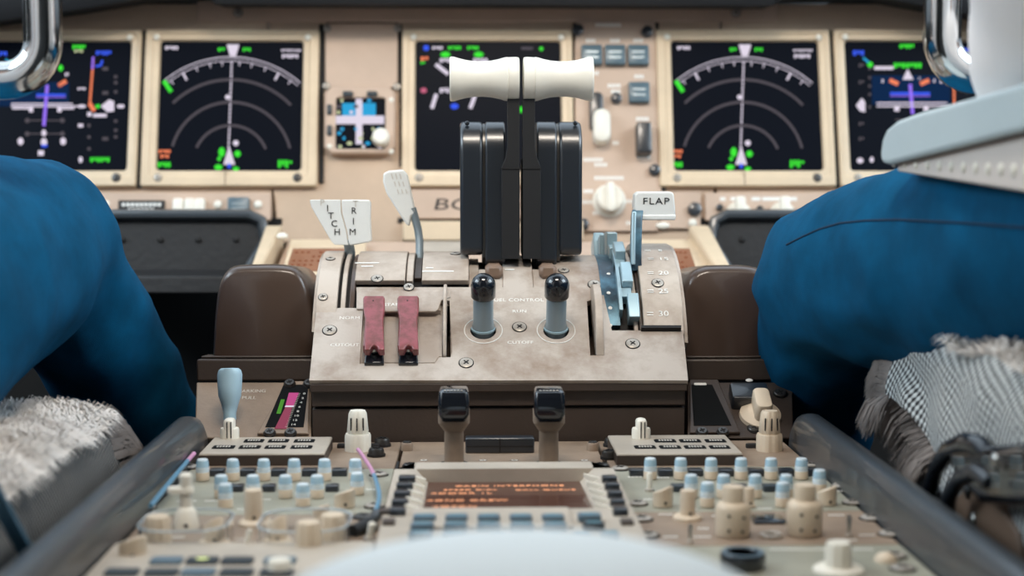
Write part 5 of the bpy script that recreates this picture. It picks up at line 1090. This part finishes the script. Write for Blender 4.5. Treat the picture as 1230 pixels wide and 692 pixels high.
# ------------------------------------------------------------------ right armrest
A0, A1 = P(1060, 195, 0.94), P(1230, 195, 0.76); dxy = Vector((A1.x-A0.x, A1.y-A0.y, 0))
FA = Frame(A0, dxy, (0, 0, 1)); t = thing('armrest', 'pale grey padded armrest over a beige plate with small rivets, upper right', 'armrest', FA)
aq = lambda pts: [tuple(FA.px(*p))[:2] for p in pts]
mb = MB(); mb.prism(aq([(1058, 196), (1056.5, 185), (1059, 166), (1064, 155), (1076, 145), (1100, 136), (1230, 99), (1300, 82), (1300, 140), (1230, 157), (1066, 198)]), -0.07, 0.0, 'armpad'); mb.build('arm_pad', t, bevel=0.006, seg=4)
mb = MB(); mb.prism(aq([(1066, 206), (1066.5, 198), (1072, 194), (1230, 158), (1300, 142), (1300, 248), (1230, 233)]), -0.06, -0.006, 'armplate'); mb.build('arm_plate', t, bevel=0.0015)
mb = MB(); mb.prism(aq([(1068, 199), (1230, 160), (1300, 144), (1300, 138), (1230, 154), (1068, 195)]), -0.05, -0.003, 'brown'); mb.build('seam', t)
for i in range(12):
    x = 1074+i*13.2+i*i*0.12; y = 196+i*0.85; mb = MB(); v = FA.px(x, y, -0.006); rr = 0.0021+0.00010*i; mb.ball((v.x, v.y, -0.006), rr, rr*1.25, 0.0016, 'ivory', nu=12, nv=6); mb.build('rivet', t)
mb = MB(); mb.tube([FA.px(1290, 235, -0.03), FA.px(1290, 235, -0.03)+Vector((0.04, -0.12, -0.12))], 0.015, 'blackr'); mb.build('arm_mount', t)
# ------------------------------------------------------------------ people
def chain(mb, pts, m, seg=20):
    P_ = [Vector(p[:3]) for p in pts]; R_ = [p[3] for p in pts]; Q = []; RR = []
    for i in range(len(P_)-1):
        for k in range(5): t_ = k/5; Q.append(P_[i].lerp(P_[i+1], t_)); RR.append(R_[i]+(R_[i+1]-R_[i])*(t_*t_*(3-2*t_)))
    Q.append(P_[-1]); RR.append(R_[-1]); mb.tube(Q, RR, m, seg)
    for p, r in zip(P_, R_): mb.ball(p, r, r, r, m, nu=20, nv=14)
def wrinkle(freq, amp, ax):
    def f(co):
        q = Vector((co.x*freq*ax[0], co.y*freq*ax[1], co.z*freq*ax[2])); a = noise.noise(q); b = noise.noise(q*2.3+Vector((3, 1, 2)))
        return amp*((1-abs(a)*2.2)*0.8+b*0.5)-amp*0.4
    return f
def person(s, label, knee, knee2, shin, foot, hipx, hipy, zs, elbow, wrist, thr, fleshy=1.0):
    t = thing('person', label, 'person', Frame((hipx, hipy, zs), (1, 0, 0), (0, 1, 0))); O = Vector((hipx, hipy, zs))
    L = lambda p, r: (p[0]-O.x, p[1]-O.y, p[2]-O.z, r)
    hip = Vector((hipx, hipy, zs+(0.045 if s < 0 else 0.10))); K1 = Vector(knee); K2 = Vector(knee2)
    side = 1 if K2.x > K1.x else -1
    h1 = hip+Vector((-0.08*side, 0.02, 0)); h2 = hip+Vector((0.08*side, 0.02, 0))
    mb = MB()
    for h, K, S, Fo in ((h1, K1, Vector(shin), Vector(foot)), (h2, K2, K2+(Vector(shin)-K1)*Vector((0.3, 1, 1)) if False else K2+Vector((0, 0.10, -0.24)), K2+Vector((0, 0.20, -0.50)))):
        m1 = h.lerp(K, 0.5)
        chain(mb, [L(h, 0.095), L(m1, thr[0]), L(h.lerp(K, 0.85), thr[0]*0.4+thr[1]*0.6), L(K, thr[1]), L(K+(S-K)*0.35+Vector((0, 0, 0)), 0.058), L(S, 0.056), L(Fo, 0.052)], 'trouser')
    chain(mb, [L(hip+Vector((-0.07, 0, 0)), 0.10), L(hip+Vector((0.07, 0, 0)), 0.10)], 'trouser'); chain(mb, [L(hip+Vector((0, -0.03, 0.0)), 0.12), L(hip+Vector((0, -0.05, 0.10)), 0.118)], 'trouser')
    tr = mb.build('trousers', t); remesh(tr, 0.0075, 22, wrinkle(13, 0.0045, (1.6, 0.7, 1.0)))
    # body: head, neck, hands, lower shins in one surface
    ch_ = hip+Vector((0, -0.07, 0.34)); nk = ch_+Vector((0, 0.0, 0.16)); hd = nk+Vector((0, 0.035, 0.15)); mb = MB()
    chain(mb, [L(hip, 0.085), L(ch_, 0.10), L(nk, 0.056), L(hd+Vector((0, -0.02, -0.05)), 0.055)], 'skin')
    c = L(hd, 0)[:3]; mb.ball(c, 0.076, 0.095, 0.112, 'skin', nu=28, nv=20); mb.ball((c[0], c[1]+0.045, c[2]-0.065), 0.050, 0.048, 0.042, 'skin')
    chain(mb, [(c[0], c[1]+0.088, c[2]+0.012, 0.010), (c[0], c[1]+0.108, c[2]-0.022, 0.014)], 'skin')
    for k in (-1, 1): mb.ball((c[0]+k*0.077, c[1]-0.005, c[2]-0.005), 0.009, 0.020, 0.032, 'skin')
    chain(mb, [(c[0]-0.018, c[1]+0.090, c[2]-0.052, 0.007), (c[0]+0.018, c[1]+0.090, c[2]-0.052, 0.007)], 'skin')
    arms = []
    for k in (-1, 1):
        sh = ch_+Vector((k*0.175, 0, 0.10)); near = (k == -s)
        el = Vector(elbow) if near else sh+Vector((k*0.05, 0.06, -0.27)); wr = Vector(wrist) if near else el+Vector((-k*0.04, 0.24, 0.02))
        arms.append((sh, el, wr)); dr = (wr-el).normalized(); sd = Vector((0, 0, 1)).cross(dr).normalized(); hh = wr+dr*0.07
        chain(mb, [L(sh, 0.04), L(el, 0.034), L(wr, 0.026), L(wr+dr*0.03, 0.027), L(hh, 0.026)], 'skin'); chain(mb, [L(hh-sd*0.028, 0.014), L(hh+sd*0.028, 0.014)], 'skin')
        for i, (off, ln) in enumerate(((-0.031, 0.062), (-0.010, 0.072), (0.011, 0.068), (0.031, 0.054))):
            b = hh+sd*off+dr*0.015; chain(mb, [L(b, 0.0098), L(b+dr*ln*0.55+Vector((0, 0, -0.006)), 0.0092), L(b+dr*ln*0.85+Vector((0, 0, -0.024)), 0.0085), L(b+dr*ln*0.9+Vector((0, 0, -0.042)), 0.008)], 'skin', 10)
        tb_ = wr+dr*0.03+sd*(-k*-0.03); chain(mb, [L(tb_, 0.013), L(tb_+dr*0.03-sd*(-k)*0.02, 0.011), L(tb_+dr*0.058-sd*(-k)*0.024+Vector((0, 0, -0.01)), 0.009)], 'skin', 10)
    bd = mb.build('body', t); remesh(bd, 0.0045, 3)
    mb = MB(); mb.ball((c[0], c[1]-0.016, c[2]+0.026), 0.084, 0.096, 0.104, 'hair', nu=28, nv=20); hr = mb.build('hair', t); hr.location.z = 0.0
    for k in (-1, 1):
        mb = MB(); mb.ball((c[0]+k*0.030, c[1]+0.086, c[2]+0.018), 0.012, 0.009, 0.008, 'ivory'); mb.ball((c[0]+k*0.030, c[1]+0.0925, c[2]+0.018), 0.005, 0.004, 0.005, 'inkb'); mb.build('eye', bd)
    mb = MB(); mb.loops([[(c[0]-0.024, c[1]+0.094, c[2]-0.054), (c[0]+0.024, c[1]+0.094, c[2]-0.054), (c[0], c[1]+0.102, c[2]-0.049)], [(c[0]-0.024, c[1]+0.094, c[2]-0.056), (c[0]+0.024, c[1]+0.094, c[2]-0.056), (c[0], c[1]+0.101, c[2]-0.061)]], 'red'); mb.build('mouth', bd, bevel=0.001)
    # shirt
    mb = MB()
    for dx_ in (-0.065, 0.065): chain(mb, [L(hip+Vector((dx_, -0.045, 0.06)), 0.108), L(hip+Vector((dx_, -0.05, 0.18)), 0.110), L(ch_+Vector((dx_*1.1, 0, 0)), 0.115), L(ch_+Vector((dx_*1.3, 0, 0.08)), 0.075)], 'shirt')
    chain(mb, [L(ch_+Vector((-0.15, 0, 0.11)), 0.06), L(nk+Vector((0, -0.005, -0.05)), 0.068), L(ch_+Vector((0.15, 0, 0.11)), 0.06)], 'shirt'); chain(mb, [L(nk+Vector((0, -0.002, -0.06)), 0.064), L(nk+Vector((0, 0, -0.015)), 0.061)], 'shirt')
    for sh, el, wr in arms: chain(mb, [L(sh, 0.072), L(sh.lerp(el, 0.5), 0.078), L(sh.lerp(el, 0.8), 0.072), L(el, 0.052), L(el.lerp(wr, 0.9), 0.038)], 'shirt')
    sr = mb.build('shirt', t); remesh(sr, 0.008, 6, wrinkle(11, 0.0035, (1, 1, 1.5)))
    for (Fo, k) in ((Vector(foot), 0), (K2+Vector((0, 0.20, -0.50)), 1)):
        mb = MB(); f_ = Fo-O; chain(mb, [(f_.x, f_.y-0.01, f_.z-0.03, 0.045), (f_.x, f_.y+0.09, f_.z-0.045, 0.042), (f_.x, f_.y+0.17, f_.z-0.055, 0.034)], 'shoe'); sh_ = mb.build('shoe', t); remesh(sh_, 0.008, 3)
    return t, tr
KL = P(42, 293, 1.17); KR = P(1008, 338, 1.15)
pl_, trL = person(-1, 'left pilot in blue trousers, knee raised beside the left display', KL, KL+Vector((-0.24, -0.02, 0.0)), P(135, 440, 1.28), P(235, 640, 1.40), -0.52, 0.62, P(100, 490, 1.0).z-0.015, (-0.80, 0.62, 0.92), (-0.74, 0.86, 0.94), (0.097, 0.068))
pr_, trR = person(1, 'right pilot in blue trousers and white shirt, thigh below the pale armrest', KR, KR+Vector((0.22, 0.02, -0.01)), P(975, 480, 1.27), P(960, 680, 1.40), 0.47, 0.66, P(1060, 388, 1.0).z-0.005, P(1276, 70, 0.84), P(1520, 70, 1.02), (0.079, 0.067))
# trouser seam on the right thigh
def seam(tr, par, pts, r, nm='seam'):
    tr.data.update(); bpy.context.view_layer.update(); dg = bpy.context.evaluated_depsgraph_get(); inv = par.matrix_world.inverted(); out = []
    o = inv @ CAM
    for i in range(len(pts)-1):
        for k in range(8):
            x = pts[i][0]+(pts[i+1][0]-pts[i][0])*k/8; y = pts[i][1]+(pts[i+1][1]-pts[i][1])*k/8
            d = (inv.to_3x3() @ ray(x, y)).normalized(); ok, loc, n, f = tr.ray_cast(o, d)
            if ok: out.append(loc+n*r*0.15)
    if len(out) > 3: mb = MB(); mb.tube(out, r, 'trousers2', 6); mb.build(nm, tr)
seam(trR, pr_, [(945, 294), (965, 284), (985, 275), (1010, 268), (1040, 265), (1080, 264), (1120, 266), (1160, 268), (1200, 271), (1260, 276)], 0.0008)
# ------------------------------------------------------------------ seat belt and bracket beside the right seat
FB = Frame(P(1165, 600, 0.81), (0.015, -1, 0), (0, 0, 1)); t = thing('seat_belt_buckle', 'glossy black curved seat belt fitting over the woven seat side, right edge', 'buckle', FB)
bq = lambda x, y, n=0: FB.px(x, y, n)
mb = MB(); mb.tube([bq(x, y, n) for x, y, n in ((1124, 660, 0), (1116, 625, 0), (1117, 590, 0), (1126, 560, 0.002), (1142, 540, 0.003), (1162, 532, 0.004), (1180, 537, 0.004), (1192, 552, 0.002))], [0.0035, 0.004, 0.0045, 0.005, 0.006, 0.0065, 0.006, 0.005], 'gloss', 14); mb.build('outer_hoop', t)
mb = MB(); mb.tube([bq(x, y, n) for x, y, n in ((1140, 655, 0.004), (1137, 625, 0.006), (1140, 596, 0.007), (1152, 575, 0.008), (1172, 566, 0.009), (1190, 580, 0.006))], 0.0045, 'black', 12); mb.build('inner_hoop', t)
mb = MB(); mb.prism([tuple(bq(*p))[:2] for p in [(1150, 538), (1240, 532), (1290, 530), (1290, 605), (1230, 608), (1192, 605), (1176, 590), (1160, 566)]], -0.006, 0.008, 'gloss'); mb.build('buckle_body', t, bevel=0.005, seg=3)
mb = MB(); v = bq(1195, 553, 0.008); mb.ball((v.x, v.y, 0.008), 0.004, 0.004, 0.002, 'steel'); mb.rbox(v.x+0.009, v.y, 0.014, 0.0035, 0.007, 0.0092, 'screwd', 0.001); mb.build('latch_pin', t)
t2_ = thing('bracket', 'tan metal bracket with two steel screws under the black belt fitting', 'bracket', FB)
mb = MB(); mb.prism([tuple(bq(*p, -0.006))[:2] for p in [(1140, 660), (1146, 600), (1160, 585), (1178, 590), (1200, 608), (1222, 640), (1228, 690), (1140, 690)]], -0.012, -0.006, 'bracket'); mb.build('plate', t2_, bevel=0.0015)
for x, y in ((1170, 628), (1164, 588)): v = bq(x, y, -0.006); mb = MB(); mb.ball((v.x, v.y, -0.006), 0.0042, 0.006, 0.003, 'steel'); mb.build('screw', t2_)
mb = MB(); w0 = P(1233, 470, 0.86); w1 = P(1218, 540, 0.83); nrm = Vector((0.02, -0.005, 0))
t = thing('shoulder_strap', 'blue webbing strap at the right edge above the black belt fitting', 'strap', Frame(w0, (1, 0, 0), (0, 1, 0)))
def strap(par, pts, w, th=0.0016, m='belt'):
    L = []
    for p in pts: L.append([tuple(p-par.matrix_world.translation+d) for d in (Vector((-w/2, 0, 0)), Vector((w/2, 0, 0)), Vector((w/2, th, th)), Vector((-w/2, th, th)))])
    mb = MB(); mb.loops(L, m); return mb.build('webbing', par)
strap(t, [P(1262, 380, 0.80), P(1240, 440, 0.81), P(1228, 490, 0.82), P(1220, 538, 0.825)], 0.007)
w0 = P(10, 620, 0.75); t = thing('lap_strap', 'blue webbing strap crossing the white sheepskin at the lower left corner', 'strap', Frame(w0, (1, 0, 0), (0, 1, 0)))
strap(t, [P(-60, 540, 0.72), P(-10, 590, 0.73), P(12, 632, 0.735), P(32, 668, 0.74), P(44, 720, 0.74)], 0.008)
# ------------------------------------------------------------------ camera, light
cd = bpy.data.cameras.new('camera'); cam = bpy.data.objects.new('camera', cd); C.objects.link(cam)
cam.matrix_world = Matrix(((right.x, up.x, -fwd.x, CAM.x), (right.y, up.y, -fwd.y, CAM.y), (right.z, up.z, -fwd.z, CAM.z), (0, 0, 0, 1)))
cd.sensor_width = 36; cd.lens = 36*FPX/W_; cd.clip_start = 0.02
cd.dof.use_dof = True; cd.dof.focus_distance = 1.17; cd.dof.aperture_fstop = 5.2
bpy.context.scene.camera = cam
def area(name, loc, target, sx, sy, power, col):
    l = bpy.data.lights.new(name, 'AREA'); l.shape = 'RECTANGLE'; l.size = sx; l.size_y = sy; l.energy = power; l.color = col
    o = bpy.data.objects.new(name, l); C.objects.link(o); o.location = loc
    o.rotation_euler = (Vector(target)-Vector(loc)).to_track_quat('-Z', 'Y').to_euler(); return o
area('dome_light', (0.0, 0.62, 1.69), (0, 1.55, 0.80), 0.45, 0.3, 14, (1.0, 0.90, 0.78))
area('side_window_light_left', (-1.12, 0.9, 1.40), (-0.1, 1.1, 0.6), 0.9, 0.5, 12, (0.78, 0.91, 1.0))
area('side_window_light_right', (1.12, 0.9, 1.40), (0.1, 1.1, 0.6), 0.9, 0.5, 12, (0.78, 0.91, 1.0))
w = bpy.data.worlds.new('world'); bpy.context.scene.world = w; w.use_nodes = True
nt = w.node_tree; bg = nt.nodes['Background']
tc = nt.nodes.new('ShaderNodeTexCoord'); sp = nt.nodes.new('ShaderNodeSeparateXYZ'); r = nt.nodes.new('ShaderNodeValToRGB')
nt.links.new(tc.outputs['Generated'], sp.inputs[0]); nt.links.new(sp.outputs['Z'], r.inputs['Fac'])
r.color_ramp.elements[0].position = 0.0; r.color_ramp.elements[0].color = (0.02, 0.025, 0.03, 1)
r.color_ramp.elements[1].position = 0.7; r.color_ramp.elements[1].color = (0.72, 0.86, 1.0, 1)
nt.links.new(r.outputs['Color'], bg.inputs['Color']); bg.inputs['Strength'].default_value = 1.75
vs = bpy.context.scene.view_settings; vs.view_transform = 'Standard'; vs.look = 'None'; vs.exposure = 0.12; vs.gamma = 1.0; vs.use_curve_mapping = False
bpy.context.scene.cycles.use_denoising = True
